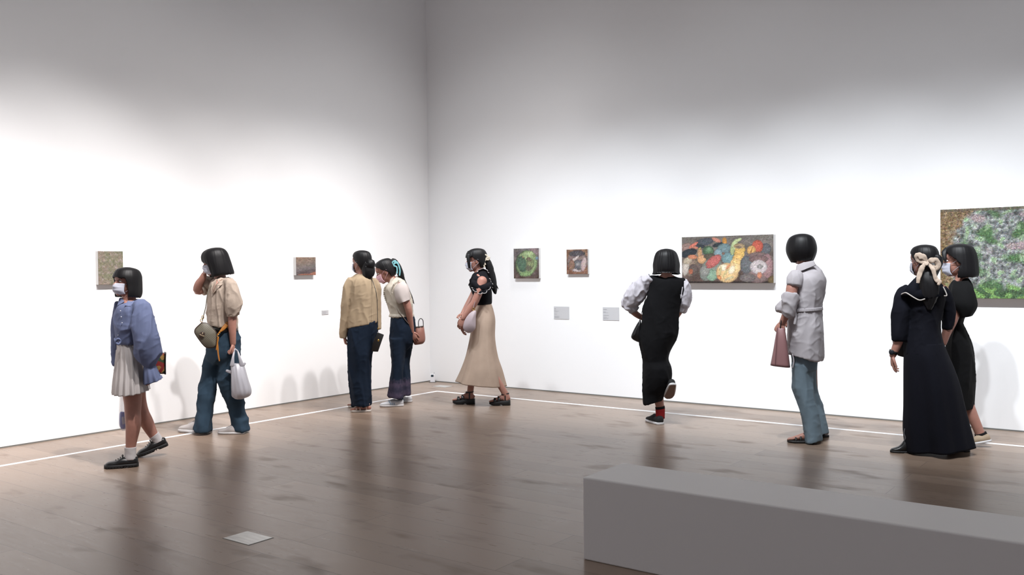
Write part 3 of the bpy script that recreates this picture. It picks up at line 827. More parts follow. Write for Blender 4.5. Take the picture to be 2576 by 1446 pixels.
        for q in (1, -1):
            g = Geo(); g.tube([(.060, q*(outline(.06)-.003), zt(.06)-.003), (.060, q*.036, zt(.06)+.04), (.058, q*.037, zt(.06)+zz)], [(.009, .003)]*3, n=6); g.xform(T)
            solid('strap', g, mats[1], root)
    return root, T

def crom_rings(rg, sub):
    A = np.array(rg); n, m, _ = A.shape
    return [list(r) for r in crom(A.reshape(n, -1), sub).reshape(-1, m, 3)]

def neck(fig, G, head, base, r=(.050, .056)):
    G.tube([head.T((-.020, 0, -.01)), head.T((-.022, 0, -.075)), base], [(.050, .050), (.047, .047), r], n=20)

# standard hair profiles, head units
BOB = [(.120, .02, .02, .02), (.112, .055, .052, .062), (.095, .085, .078, .092), (.060, .103, .094, .112), (.02, .104, .102, .118), (-.03, .100, .106, .120), (-.08, .100, .108, .119), (-.118, .094, .104, .110), (-.132, .088, .098, .102)]
CAP = [(.118, .02, .02, .02), (.110, .052, .048, .058), (.094, .080, .070, .086), (.060, .097, .084, .104), (.02, .098, .087, .108), (-.02, .094, .086, .102), (-.05, .086, .078, .092), (-.078, .070, .062, .076)]
BOBO = [(.13, 0), (.045, 0), (.034, 0), (.030, 52), (-.02, 58), (-.08, 62), (-.14, 64)]
CAPO = [(.13, 0), (.085, 0), (.075, 28), (.04, 62), (.02, 68), (.0, 84), (-.03, 104), (-.06, 112), (-.09, 116)]

# ================================================================== person 1: blue shirt, pleated skirt
def person_1():
    f = Fig(318, 1168, 'person in an oversized blue striped shirt and white pleated skirt walking left')
    W = f.W; R = f.root; G = Geo(); FG = Geo()
    hd = Head(f, 318, 709, 0, 212, pitch=-4, k=.92)
    hd.flesh(G); neck(f, G, hd, W(326, 768, .0))
    f.torso(G, [(306, 340, 752, 0, .06), (300, 352, 768, 0, .15), (298, 352, 800, 0, .15), (300, 346, 845, 0, .12), (298, 348, 880, 0, .135), (302, 352, 915, 0, .15)])
    # legs: right (front, image-left) and left (rear)
    toe, heel = f.F(262, 1178), f.F(349, 1172)
    sr, T = shoe(f, toe, heel, 'loafer', (BLACKL, BLACKR, BLACKL), width=.05)
    t2 = f.F(346, 1150); h2 = W(424, 1133, t2[1]); h2[2] = .075
    sr2, T2 = shoe(f, t2, h2, 'loafer', (BLACKL, BLACKR, BLACKL), width=.05)
    A1, A2 = T((.062, 0, .07)), T2((.062, 0, .07)); d1, d2 = A1[1], A2[1]
    G.tube([W(322, 900, .05), W(330, 960, d1*.4), W(334, 1010, d1*.7), W(334, 1035, d1*.8), W(335, 1070, d1), W(329, 1122, d1), A1],
           [.085, .078, .062, .057, .053, .036, .033], n=20, sub=4)
    G.tube([W(332, 900, .10), W(342, 960, d2*.7), W(347, 1000, d2), W(356, 1035, d2), W(369, 1062, d2), W(386, 1094, d2), A2],
           [.085, .070, .058, .052, .050, .036, .033], n=20, sub=4)
    # arms
    G.tube([W(350, 772, -.17), W(368, 820, -.20), W(382, 868, -.19), W(383, 905, -.16), W(382, 930, -.14)], [.042, .040, .034, .030, .024], n=14)
    hand(FG, W(382, 930, -.14), (0, 0, -1), (-1, .2, 0), (-1, 0, 0), L=.14)
    G.tube([W(304, 772, .15), W(296, 820, .18), W(294, 868, .18), W(296, 905, .16), W(300, 935, .14)], [.042, .040, .034, .030, .024], n=14)
    hand(FG, W(300, 935, .14), (.15, 0, -1), (1, 0, 0), (-1, -1, 0), L=.15, curl=.8)
    body(f, G, .005, FG)
    hd.eyes(R)
    hd.hair(R, [(.118, .02, .02, .02), (.110, .055, .052, .062), (.092, .088, .080, .094), (.055, .108, .098, .112), (.02, .110, .104, .116), (-.03, .100, .106, .120), (-.08, .098, .108, .122), (-.112, .094, .104, .114), (-.122, .088, .096, .104)], 
            [(.13, 0), (.045, 0), (.030, 0), (.024, 50), (-.02, 56), (-.08, 60), (-.14, 62)], seed=1)
    hd.mask(R)
    # shirt
    SH = stripes_mat('blue_striped_cotton', (92, 100, 132), (116, 126, 156), .009, 'X', .95)
    TS = [(316, 752, 340, 752, 0, .045), (308, 352, 757, 0, .09), (294, 362, 768, 0, .16), (288, 366, 785, 0, .18), (287, 366, 815, 0, .18), (289, 362, 840, 0, .165), (290, 356, 858, 0, .16)]
    g = Geo()
    f.loft(g, [(316, 752, 340, 752, 0, .045), (308, 352, 757, 0, .09), (294, 362, 768, 0, .16), (288, 366, 785, 0, .18), (287, 366, 815, 0, .18), (289, 362, 840, 0, .165), (290, 356, 858, 0, .16), (292, 352, 866, 0, .15)], n=48)
    g.tube([W(348, 764, -.13), W(357, 785, -.19), W(363, 820, -.22), W(369, 855, -.23), W(373, 885, -.22), W(375, 905, -.21), W(377, 917, -.20)],
           [(.050, .055), (.070, .065), (.085, .08), (.095, .085), (.092, .085), (.07, .07), (.052, .055)], n=28, sub=4, round_ends=.15)
    g.tube([W(306, 764, .13), W(302, 790, .17), W(300, 830, .18), W(298, 870, .18), W(297, 900, .17), W(297, 918, .16)],
           [(.045, .05), (.055, .05), (.06, .055), (.055, .05), (.04, .045), (.035, .04)], n=24, sub=4, round_ends=.15)
    # back tail hanging behind the arm
    f.loft(g, [(352, 372, 850, .05, .12), (352, 386, 890, .06, .13), (352, 396, 930, .07, .12), (356, 400, 950, .07, .10)], n=24)
    garment(f, 'shirt', g, SH, .0075, .010, 8, 3, 1)
    # cuff ruffles
    g = Geo(); f.loft(g, [(362, 912, 394, 920, -.20, .05), (361, 925, 397, 930, -.20, .065), (361, 945, 403, 944, -.20, .09), (362, 967, 408, 951, -.20, .10)], n=60, hem=.02,
                      mod=lambda a, t: 1+.09*t*math.sin(a*9)+.05*t*math.sin(a*5+1)); solid('cuff', g, SH, R)
    g = Geo(); f.loft(g, [(289, 306, 915, .16, .035), (288, 308, 922, .16, .04), (286, 309, 932, .16, .045)], n=36, hem=.012, mod=lambda a, t: 1+.07*t*math.sin(a*7)); solid('cuff', g, SH, R)
    # collar
    for pts in ([(300, 749), (294, 770), (311, 760), (318, 752)], [(324, 752), (313, 768), (338, 772), (349, 754)]):
        g = Geo(); P = [W(x, y, f.surf(TS, x, y, .012)) for i, (x, y) in enumerate(pts)]
        Q = [p+np.array([.004, .030, .002]) for p in P]
        g.add(P+Q, [(0, 1, 2, 3), (7, 6, 5, 4), (0, 4, 5, 1), (1, 5, 6, 2), (2, 6, 7, 3), (3, 7, 4, 0)]); solid('collar', g, SH, R, bevel=.004)
    for i, (x, y) in enumerate(((303, 782), (305, 797), (307, 812), (302, 828), (297, 843))):
        g = Geo(); g.ell(W(x, y, f.surf(TS, x, y, .008)), (.0045, .003, .0045), n=12); solid('button', g, MASKW, R)
    g = Geo(); g.tube([W(289, 852, -.06), W(292, 860, -.15), W(298, 866, -.17), W(303, 858, -.16), W(297, 852, -.17), W(291, 860, -.16), W(290, 878, -.14)], [.008]*7, n=10, sub=4, ref=(0, 1, 0)); solid('waist_knot', g, SH, R)
    # skirt
    SK = cloth('white_pleated_twill', (184, 178, 176), bump=.12, bscale=400)
    def pleat(a, t):
        u = (a*17/math.pi) % 2; tri = abs(u-1)
        return 1 + (.010+.060*t)*(tri-.5)*2 + .03*t*math.sin(a*3+.6)
    g = Geo(); f.loft(g, [(294, 345, 857, 0, .125), (293, 350, 870, 0, .14), (291, 360, 890, 0, .165), (288, 368, 925, .01, .20), (284, 372, 960, .01, .235), (282, 991, 375, 978, .01, .25)], n=204, sub=6, hem=.03, mod=pleat)
    solid('skirt', g, SK, R)
    g = Geo(); f.loft(g, [(293, 346, 856, 0, .128), (293, 347, 864, 0, .132)], n=60, sub=2); solid('waistband', g, SK, R)
    # socks and shoes
    SO = cloth('white_sock', (196, 192, 192), bump=.2, bscale=500)
    for a, up in ((A1, W(328, 1124, d1)), (A2, W(387, 1094, d2))):
        g = Geo(); g.tube([a+np.array([0, 0, -.01]), a*.5+up*.5, up], [.040, .039, .041], n=24, sub=5, round_ends=False); me = mesh_from(g, 'sock'); wrinkle(me, .0015, 20, 60, 3); link('sock', me, SO, R)
    # things she carries
    b = W(404, 940, -.02)
    bag = f.held('floral_shoulder_bag', b, 'small red and green flower-patterned bag hanging behind the blue striped shirt', 'bag')
    FM = mat('floral_print', (120, 60, 50), rough=.6)
    nt = FM.node_tree; v = nt.nodes.new('ShaderNodeTexVoronoi'); v.inputs['Scale'].default_value = 34
    tc = nt.nodes.new('ShaderNodeTexCoord'); r = nt.nodes.new('ShaderNodeValToRGB'); sp = nt.nodes.new('ShaderNodeSeparateColor')
    r.color_ramp.interpolation = 'CONSTANT'; cols = [(30, 32, 24), (120, 32, 30), (140, 108, 56), (46, 62, 36), (130, 60, 42)]
    r.color_ramp.elements[0].color = (*lin(cols[0]), 1); r.color_ramp.elements[1].position = .25; r.color_ramp.elements[1].color = (*lin(cols[1]), 1)
    for i in (2, 3, 4): e = r.color_ramp.elements.new(.2+.17*i); e.color = (*lin(cols[i]), 1)
    nt.links.new(tc.outputs['Object'], v.inputs['Vector']); nt.links.new(v.outputs['Color'], sp.inputs[0]); nt.links.new(sp.outputs[0], r.inputs['Fac'])
    nt.links.new(r.outputs[0], nt.nodes['Principled BSDF'].inputs['Base Color'])
    g = Geo(); f.loft(g, [(386, 415, 888, .02, .045), (385, 414, 900, .02, .05), (384, 415, 925, .02, .05), (386, 415, 939, .02, .045)], power=.45, n=32); solid('bag_body', g, FM, bag, off=b)
    g = Geo(); f.loft(g, [(413, 418, 886, .02, .05), (413, 417, 910, .02, .054), (413, 417.5, 940, .02, .05)], power=.5, n=16); solid('edge_binding', g, BLACKL, bag, off=b)
    g = Geo(); g.tube([W(400, 890, .03), W(385, 850, .02), W(360, 800, .08), W(350, 762, .10)], [(.004, .010)]*4, n=8, sub=4); solid('strap', g, BLACKL, bag, off=b)
    b = W(309, 1080, .15)
    bag = f.held('clear_plastic_bag', b, 'clear plastic bag with a blue and white package dangling beside the bare leg', 'bag')
    CP = mat('clear_plastic', (236, 232, 240), rough=.25, alpha=.32, spec=.6)
    g = Geo(); f.loft(g, [(301, 305, 952, .14, .006), (301, 309, 985, .14, .02), (300, 314, 1020, .15, .045), (299, 319, 1050, .15, .055), (299, 320, 1070, .15, .055), (304, 317, 1081, .15, .04)], n=28, mod=lambda a, t: 1+.05*math.sin(a*6+t*4)); solid('bag_film', g, CP, bag, off=b)
    BL = mat('blue_package', (52, 84, 170), rough=.35); g = Geo()
    f.loft(g, [(302, 313, 1036, .15, .025), (300, 317, 1045, .15, .04), (300, 318, 1066, .15, .042), (304, 316, 1077, .15, .03)], n=24); solid('blue_package', g, BL, bag, off=b)
    g = Geo(); f.loft(g, [(307, 314, 1048, .105, .006), (306, 316, 1055, .105, .006), (308, 314, 1066, .105, .006)], n=16); solid('white_label', g, MASKW, bag, off=b)

# ================================================================== person 2: beige blouse, jeans
def person_2():
    f = Fig(560, 1088, 'person in beige puff-sleeve blouse and blue jeans, one hand raised to the mask')
    W = f.W; R = f.root; G = Geo(); FG = Geo()
    hd = Head(f, 541, 659, 0, 187, pitch=8, k=.98)
    hd.flesh(G); neck(f, G, hd, W(556, 708, .02))
    f.torso(G, [(540, 572, 700, 0, .07), (534, 582, 714, 0, .15), (530, 586, 750, 0, .15), (532, 590, 800, 0, .13), (534, 592, 840, 0, .13), (536, 590, 875, 0, .12)])
    # raised right arm (far side), elbow out to the image left
    wr = W(513, 692, .02)
    G.tube([W(538, 712, .13), W(516, 724, .12), W(497, 731, .10), W(500, 715, .06), W(508, 702, .03), wr], [.046, .043, .037, .036, .029, .025], n=18, sub=4)
    hand(FG, wr, (.30, -.10, 1), (.9, .1, .1), (.2, -1, 0), L=.16, curl=.28)
    # near arm, hanging with bag
    wn = W(586, 864, -.17)
    G.tube([W(577, 716, -.15), W(584, 752, -.18), W(585, 790, -.18), W(584, 815, -.18), W(585, 840, -.18), wn], [.044, .042, .038, .036, .030, .025], n=18, sub=4)
    hand(FG, wn, (.02, 0, -1), (-1, .3, 0), (-.6, -.2, 0), L=.155, curls=[1.25, 1.3, 1.35, 1.4])
    G.tube([W(546, 850, .06), W(537, 900, .05), W(524, 960, .04), W(514, 1020, .02), W(508, 1066, .0)], [.055, .055, .055, .045, .036], n=18)
    G.tube([W(578, 850, -.06), W(580, 950, -.05), W(592, 1020, -.04), W(608, 1072, -.04)], [.055, .07, .05, .036], n=18)
    body(f, G, .005, FG); hd.eyes(R)
    hd.hair(R, [(.128, .02, .02, .02), (.120, .060, .055, .062), (.10, .096, .082, .094), (.065, .116, .098, .114), (.02, .116, .106, .124), (-.03, .106, .112, .132), (-.08, .100, .114, .138), (-.112, .096, .112, .142), (-.128, .088, .10, .140)],
            [(.13, 0), (.04, 0), (.018, 4), (.004, 26), (-.02, 38), (-.08, 44), (-.14, 48)], seed=2, amp=.03)
    hd.mask(R)
    BL = cloth('beige_textured_blouse', (172, 157, 144), bump=.5, bscale=110)
    g = Geo()
    f.loft(g, [(548, 573, 697, .01, .05), (538, 582, 702, 0, .11), (528, 590, 714, 0, .165), (524, 594, 735, 0, .175), (521, 596, 765, 0, .17), (521, 598, 795, 0, .165), (522, 812, 599, 822, 0, .17), (523, 818, 599, 828, 0, .168)], n=48)
    g.tube([W(572, 708, -.13), W(582, 722, -.18), W(587, 745, -.195), W(587, 768, -.195), W(585, 784, -.19), W(584, 790, -.185)],
           [(.045, .055), (.055, .06), (.066, .07), (.070, .072), (.060, .06), (.050, .052)], n=30, sub=4, round_ends=.15)
    g.tube([W(540, 708, .13), W(528, 712, .14), W(518, 719, .13), W(512, 724, .12)], [(.05, .05), (.075, .07), (.085, .078), (.066, .066)], n=30, sub=4, round_ends=.15)
    garment(f, 'blouse', g, BL, .0075, .008, 16, 4, 2)
    g = Geo(); g.tube([W(584, 788, -.187), W(584.5, 795, -.185)], [(.047, .048), (.046, .047)], n=30, sub=2, round_ends=False); solid('sleeve_cuff', g, BL, R)
    g = Geo(); a = W(511, 725, .12); b_ = W(505, 728.5, .112); g.tube([a, b_], [(.066, .062), (.060, .058)], n=30, sub=2, round_ends=False); solid('sleeve_cuff', g, BL, R)
    TS = [(548, 573, 697, .01, .05), (538, 582, 702, 0, .11), (528, 590, 714, 0, .165), (524, 594, 735, 0, .175), (521, 596, 765, 0, .17)]
    for pts in ([(574, 696), (583, 703), (556, 717), (534, 741), (543, 716), (557, 702)], [(545, 702), (539, 707), (530, 724), (532, 738), (537, 718)]):
        g = Geo(); P = [W(x, y, f.surf(TS, x, y, .024)) for x, y in pts]; Q = [p+np.array([.002, .012, 0]) for p in P]; n = len(P)
        g.add(P+Q, [tuple(range(n)), tuple(range(2*n-1, n-1, -1))]+[(i, n+i, n+(i+1) % n, (i+1) % n) for i in range(n)]); solid('lapel', g, BL, R, bevel=.003, smooth=False)
    g = Geo(); nk = [(546, 703), (555, 704), (541, 722), (534, 738)]; P = [W(x, y, f.surf(TS, x, y, .016)) for x, y in nk]; Q = [p+np.array([.0, .012, 0]) for p in P]; n = 4
    g.add(P+Q, [tuple(range(n)), tuple(range(2*n-1, n-1, -1))]+[(i, n+i, n+(i+1) % n, (i+1) % n) for i in range(n)]); solid('neck_opening', g, SKIN, R)
    JE = cloth('dark_blue_denim', (46, 63, 78), bump=.3, bscale=500, mottled=.16, mscale=5)
    g = Geo()
    f.loft(g, [(526, 598, 822, 0, .155), (523, 602, 840, 0, .16), (520, 606, 862, 0, .165), (519, 606, 885, 0, .165), (518, 605, 902, 0, .15), (532, 594, 915, 0, .09)], n=40)
    f.loft(g, [(519, 562, 880, .05, .095), (513, 563, 905, .05, .10), (507, 558, 935, .05, .10), (501, 548, 962, .04, .095), (495, 541, 995, .03, .095), (494, 535, 1030, .02, .095), (489, 532, 1060, .01, .115), (487, 534, 1079, .01, .125), (488, 533, 1084, .01, .12)], n=36)
    f.loft(g, [(556, 606, 880, -.05, .10), (552, 605, 905, -.05, .10), (548, 606, 935, -.05, .10), (547, 609, 965, -.05, .10), (560, 613, 1000, -.04, .095), (574, 617, 1030, -.04, .095), (579, 626, 1060, -.04, .115), (580, 631, 1077, -.04, .125), (581, 630, 1082, -.04, .12)], n=36)
    garment(f, 'jeans', g, JE, .009, .009, 7, 5, 4)
    g = Geo(); f.loft(g, [(526, 598, 821, 0, .160), (525, 600, 831, 0, .164)], n=48, sub=2); solid('belt', g, BLACKL, R)
    WS = mat('white_canvas', (190, 184, 182), rough=.8, bump=.2, bscale=300)
    shoe(f, f.F(452, 1084), f.F(530, 1089), 'sneaker', (WS, WHITEP, WS))
    shoe(f, f.F(549, 1090), f.F(615, 1091), 'sneaker', (WS, WHITEP, WS))
    # shoulder bag
    b = W(520, 872, -.14)
    bag = f.held('crossbody_bag', b, 'beige monogram crossbody bag with oval badge hanging before the jeans', 'bag')
    BM = mat('monogram_canvas', (104, 98, 86), rough=.55)
    nt = BM.node_tree; tc = nt.nodes.new('ShaderNodeTexCoord'); mp = nt.nodes.new('ShaderNodeMapping'); mp.inputs['Rotation'].default_value = (0, math.radians(45), 0)
    ck = nt.nodes.new('ShaderNodeTexVoronoi'); ck.inputs['Scale'].default_value = 75; ck.inputs['Randomness'].default_value = .0
    rp = nt.nodes.new('ShaderNodeValToRGB'); rp.color_ramp.elements[0].position = .32; rp.color_ramp.elements[0].color = (*lin((62, 57, 48)), 1); rp.color_ramp.elements[1].position = .5; rp.color_ramp.elements[1].color = (*lin((102, 97, 84)), 1)
    nt.links.new(tc.outputs['Object'], mp.inputs[0]); nt.links.new(mp.outputs[0], ck.inputs['Vector']); nt.links.new(ck.outputs['Distance'], rp.inputs['Fac']); nt.links.new(rp.outputs[0], nt.nodes['Principled BSDF'].inputs['Base Color'])
    # body: rounded panel, tilted like in the photo
    out = [(507, 811), (523, 813), (540, 829), (545, 838), (545, 860), (543, 871), (534, 875), (518, 874), (505, 861), (491, 841), (489, 832), (493, 824)]
    def panel(dy, sh=1.0): 
        c = np.array([518.0, 845.0]); return [W(*(c+(np.array(p)-c)*sh), dy) for p in out]
    g = Geo(); P = np.array([np.array(q) for q in (panel(-.225, .90), panel(-.215, .98), panel(-.18, 1.0), panel(-.145, .98), panel(-.135, .90))])
    rr = [list(crom(np.vstack([r, r[:1]]), 3)[:-1]) for r in P]; g.rings(rr); solid('bag_body', g, BM, bag, off=b)
    g = Geo(); rr = [list(crom(np.vstack([r, r[:1]]), 3)[:-1]) for r in (np.array(panel(-.221, 1.0)), np.array(panel(-.214, 1.015)), np.array(panel(-.208, 1.0)))]; g.rings(rr); solid('piping', g, mat('dark_brown_leather', (52, 38, 30), rough=.45), bag, off=b)
    c = W(508, 842, -.236); Mr = np.array(Matrix.Rotation(math.radians(28), 3, 'Y'))
    g = Geo(); g.ell(c, (.023, .005, .030), M=Mr, n=28); solid('badge', g, _mats['dark_brown_leather'], bag, off=b)
    cu = D.curves.new('t', 'FONT'); cu.body = 'GUCCI'; cu.size = .0135; cu.extrude = .0006; cu.align_x = 'CENTER'; cu.align_y = 'CENTER'
    to = D.objects.new('t', cu); COL.objects.link(to); dg = bpy.context.evaluated_depsgraph_get(); dg.update(); me = D.meshes.new_from_object(to.evaluated_get(dg)); D.objects.remove(to)
    me.transform(Matrix.Translation(Vector(c-b)+Vector((0, -.0058, -.004))) @ Matrix.Rotation(math.radians(28), 4, 'Y') @ Matrix.Rotation(math.radians(90), 4, 'X'))
    me.name = 'badge_lettering'; link('badge_lettering', me, mat('pale_gold_print', (225, 205, 170), rough=.4), bag, smooth=False)
    g = Geo(); g.tube([c+np.array([.004, -.006, .012]), c+np.array([.008, -.006, .018])], [.0035, .002], n=8, sub=1); solid('badge_emblem', g, _mats['pale_gold_print'], bag, off=b)
    g = Geo(); g.tube([W(509, 806, -.18), W(513, 790, -.17), W(518, 770, -.17), W(521, 745, -.165), W(528, 722, -.12), W(545, 705, .02)], [(.004, .007)]*6, n=8, sub=4); solid('strap', g, BM, bag, off=b)
    for y in (798, 806):
        g = Geo(); a = W(510-(y-798)*.4, y, -.18); g.tube([a+np.array([.009*math.cos(t), 0, .014*math.sin(t)]) for t in np.linspace(0, 2*math.pi, 13)], [.0026]*13, n=6, sub=1); solid('ring', g, GOLD, bag, off=b)
    OR = mat('orange_leather', (168, 108, 40), rough=.5)
    g = Geo(); g.tube([W(545, 845, -.18), W(552, 836, -.185), W(562, 826, -.18), W(574, 812, -.165)], [(.008, .004), (.006, .004), (.016, .004), (.018, .004)], n=10, sub=4); solid('strap_loop', g, OR, bag, off=b)
    g = Geo(); g.tube([W(545, 850, -.20), W(547, 870, -.20), W(549, 890, -.20), W(552, 908, -.20)], [(.010, .002), (.008, .002), (.006, .002), (.005, .002)], n=8, sub=3); solid('tassel', g, OR, bag, off=b)
    g = Geo(); g.tube([W(549, 847, -.205), W(547, 862, -.205), W(544, 880, -.205)], [(.007, .002), (.006, .002), (.004, .002)], n=8, sub=3); solid('tassel', g, OR, bag, off=b)
    g = Geo()
    for k in range(4): a = W(546+3.4*k, 846-4.2*k, -.19); g.ell(a, (.005, .004, .006), n=10)
    solid('chain', g, GOLD, bag, off=b)
    # white shopping bag
    b = W(597, 1001, -.19)
    bag = f.held('plastic_shopping_bag', b, 'white plastic shopping bag hanging from the hand of the person in jeans', 'bag')
    PW = mat('white_plastic_film', (178, 177, 184), rough=.35, spec=.5, alpha=.90)
    def crumple(a, t): return 1+.05*math.sin(a*7+t*3)+.03*math.sin(a*13-t*5)
    g = Geo(); f.loft(g, [(581, 612, 914, -.19, .02), (581, 617, 930, -.19, .05), (581, 623, 950, -.19, .075), (581, 629, 970, -.19, .085), (582, 631, 985, -.19, .085), (584, 626, 996, -.19, .07), (592, 610, 1003, -.19, .04)], n=56, sub=5, mod=crumple); solid('bag_body', g, PW, bag, off=b)
    for xa, xb in ((584, 588), (609, 597)):
        for dd in (-.215, -.17):
            g = Geo(); g.tube([W(xa, 920, dd), W((xa+xb)/2, 900, dd), W(xb+1, 884, -.19), W(591, 877, -.185)], [(.020, .004), (.011, .004), (.007, .004), (.005, .003)], n=10, sub=4); solid('handle', g, PW, bag, off=b)
    g = Geo(); g.tube([W(608, 922, -.19), W(612, 918, -.19), W(617, 913, -.19)], [(.014, .005), (.013, .004), (.009, .003)], n=10); solid('corner_flap', g, PW, bag, off=b)
    g = Geo(); g.tube([W(584, 936, -.19), W(576, 934, -.19), W(569, 932, -.19)], [(.016, .005), (.014, .004), (.009, .003)], n=10); solid('corner_flap', g, PW, bag, off=b)
    g = Geo(); f.loft(g, [(586, 622, 978, -.19, .06), (585, 626, 986, -.19, .068), (588, 622, 995, -.19, .06)], n=24); solid('contents', g, mat('brown_wrapper', (176, 120, 96), rough=.6), bag, off=b)


# ================================================================== person 3: beige cardigan, navy wide trousers
def person_3():
    f = Fig(907, 1034, 'person with a low black ponytail in a tan cardigan and wide navy trousers')
    W = f.W; R = f.root; G = Geo(); FG = Geo(); bare = Geo()
    hd = Head(f, 909, 659, 0, 138, pitch=0, k=1.0)
    hd.flesh(G); neck(f, G, hd, W(908, 702, .0))
    f.torso(G, [(896, 922, 692, 0, .06), (884, 934, 706, 0, .11), (880, 940, 740, 0, .12), (884, 936, 790, 0, .11), (886, 936, 830, 0, .12), (888, 934, 860, 0, .12)])
    wl = W(866, 845, .02)
    G.tube([W(882, 712, .0), W(876, 750, .0), W(872, 786, .0), W(868, 820, .01), wl], [.046, .042, .036, .030, .025], n=16)
    hand(FG, wl, (.15, .2, -1), (1, 0, 0), (.2, 1, 0), L=.15, curl=.5)
    G.tube([W(941, 712, .05), W(950, 750, .08), W(952, 786, .08), W(952, 818, .07)], [.040, .034, .028, .022], n=16)
    G.tube([W(898, 860, -.04), W(901, 940, -.03), W(903, 1015, -.02)], [.08, .055, .036], n=16)
    G.tube([W(920, 860, .07), W(918, 940, .08), W(915, 1015, .10)], [.08, .055, .036], n=16)
    PK = cloth('beige_sandal_strap', (190, 166, 154)); SOLE = mat('cream_sole', (196, 188, 180), rough=.7)
    shoe(f, f.F(882, 1036), f.F(934, 1035), 'flat_sandal', (SOLE, PK), bare, width=.05)
    shoe(f, f.F(877, 1025, 0)+np.array([0, .04, 0]), f.F(918, 1026), 'flat_sandal', (SOLE, PK), bare, width=.046)
    G.add(bare.v, bare.f)
    body(f, G, .005, FG); hd.eyes(R); hd.mask(R)
    hd.hair(R, CAP, CAPO, seed=3, part=None)
    g = Geo(); g.tube([hd.T((-.085, 0, .01)), hd.T((-.118, 0, -.02)), W(925, 670, -.06), W(927, 684, -.07), W(925, 696, -.07), W(925, 708, -.06)], [(.03, .03), (.05, .045), (.066, .05), (.062, .045), (.046, .034), (.012, .012)], n=40, sub=5)
    me = mesh_from(g, 'ponytail'); wrinkle(me, .004, 34, 3, 4); link('ponytail', me, HAIR, R)
    g = Geo(); c = hd.T((-.100, 0, -.004)); g.ell(c, (.03, .03, .018), n=16); solid('hair_tie', g, BLACKL, R)
    KN = cloth('tan_knit', (166, 147, 122), bump=.35, bscale=420)
    g = Geo()
    f.loft(g, [(897, 921, 688, 0, .055), (889, 932, 695, 0, .09), (879, 942, 706, 0, .13), (876, 947, 730, 0, .145), (877, 949, 765, 0, .145), (874, 950, 800, 0, .15), (873, 820, 950, 804, 0, .15), (873, 825, 949, 810, 0, .148)], n=48)
    g.tube([W(888, 706, -.02), W(877, 725, -.02), W(873, 755, -.02), W(869, 790, -.01), W(865, 820, .0), W(863, 850, .01)], [(.055, .06), (.058, .065), (.055, .06), (.050, .055), (.044, .048), (.036, .04)], n=28, sub=4, round_ends=.15)
    g.tube([W(936, 706, .03), W(947, 725, .05), W(950, 760, .07), W(952, 795, .08), W(953, 828, .07)], [(.05, .055), (.045, .055), (.036, .05), (.032, .045), (.028, .036)], n=28, sub=4, round_ends=.15)
    garment(f, 'cardigan', g, KN, .0075, .007, 8, 3, 5)
    NV = cloth('navy_twill', (22, 33, 48), bump=.2, bscale=500, mottled=.12)
    g = Geo()
    f.loft(g, [(876, 822, 948, 804, 0, .145), (874, 947, 835, 0, .15), (873, 940, 870, 0, .155), (874, 936, 905, 0, .15), (877, 934, 945, .01, .14), (881, 934, 985, .01, .14), (884, 934, 1005, .01, .14), (886, 1021, 933, 1017, .01, .14)], n=44)
    garment(f, 'trousers', g, NV, .009, .010, 8, 1.5, 6)
    b = W(944, 885, -.14)
    bag = f.held('crossbody_pouch', b, 'flat black pouch on a long strap beside the tan cardigan and navy trousers', 'bag')
    P0 = [W(x, y, d) for (x, y), d in zip(((950, 836), (966, 842), (951, 885), (934, 884), (938, 862)), (-.15, -.10, -.10, -.15, -.16))]
    Q0 = [p+np.array([.0, .035, .0]) for p in P0]; n = 5
    g = Geo(); g.add(P0+Q0, [tuple(range(n)), tuple(range(2*n-1, n-1, -1))]+[(i, n+i, n+(i+1) % n, (i+1) % n) for i in range(n)]); solid('pouch_body', g, BLACKL, bag, bevel=.006, off=b)
    g = Geo(); c = W(952, 856, -.155); g.ell(c, (.010, .003, .012), n=14); solid('clasp', g, GOLD, bag, off=b)
    g = Geo(); g.tube([W(951, 838, -.13), W(950, 815, -.17), W(949, 770, -.17), W(946, 735, -.16), W(935, 700, -.08)], [(.003, .008)]*5, n=8, sub=5); solid('strap', g, BLACKL, bag, off=b)
    g = Geo(); g.ell(W(951, 826, -.165), (.006, .003, .012), n=12); solid('buckle', g, GOLD, bag, off=b)

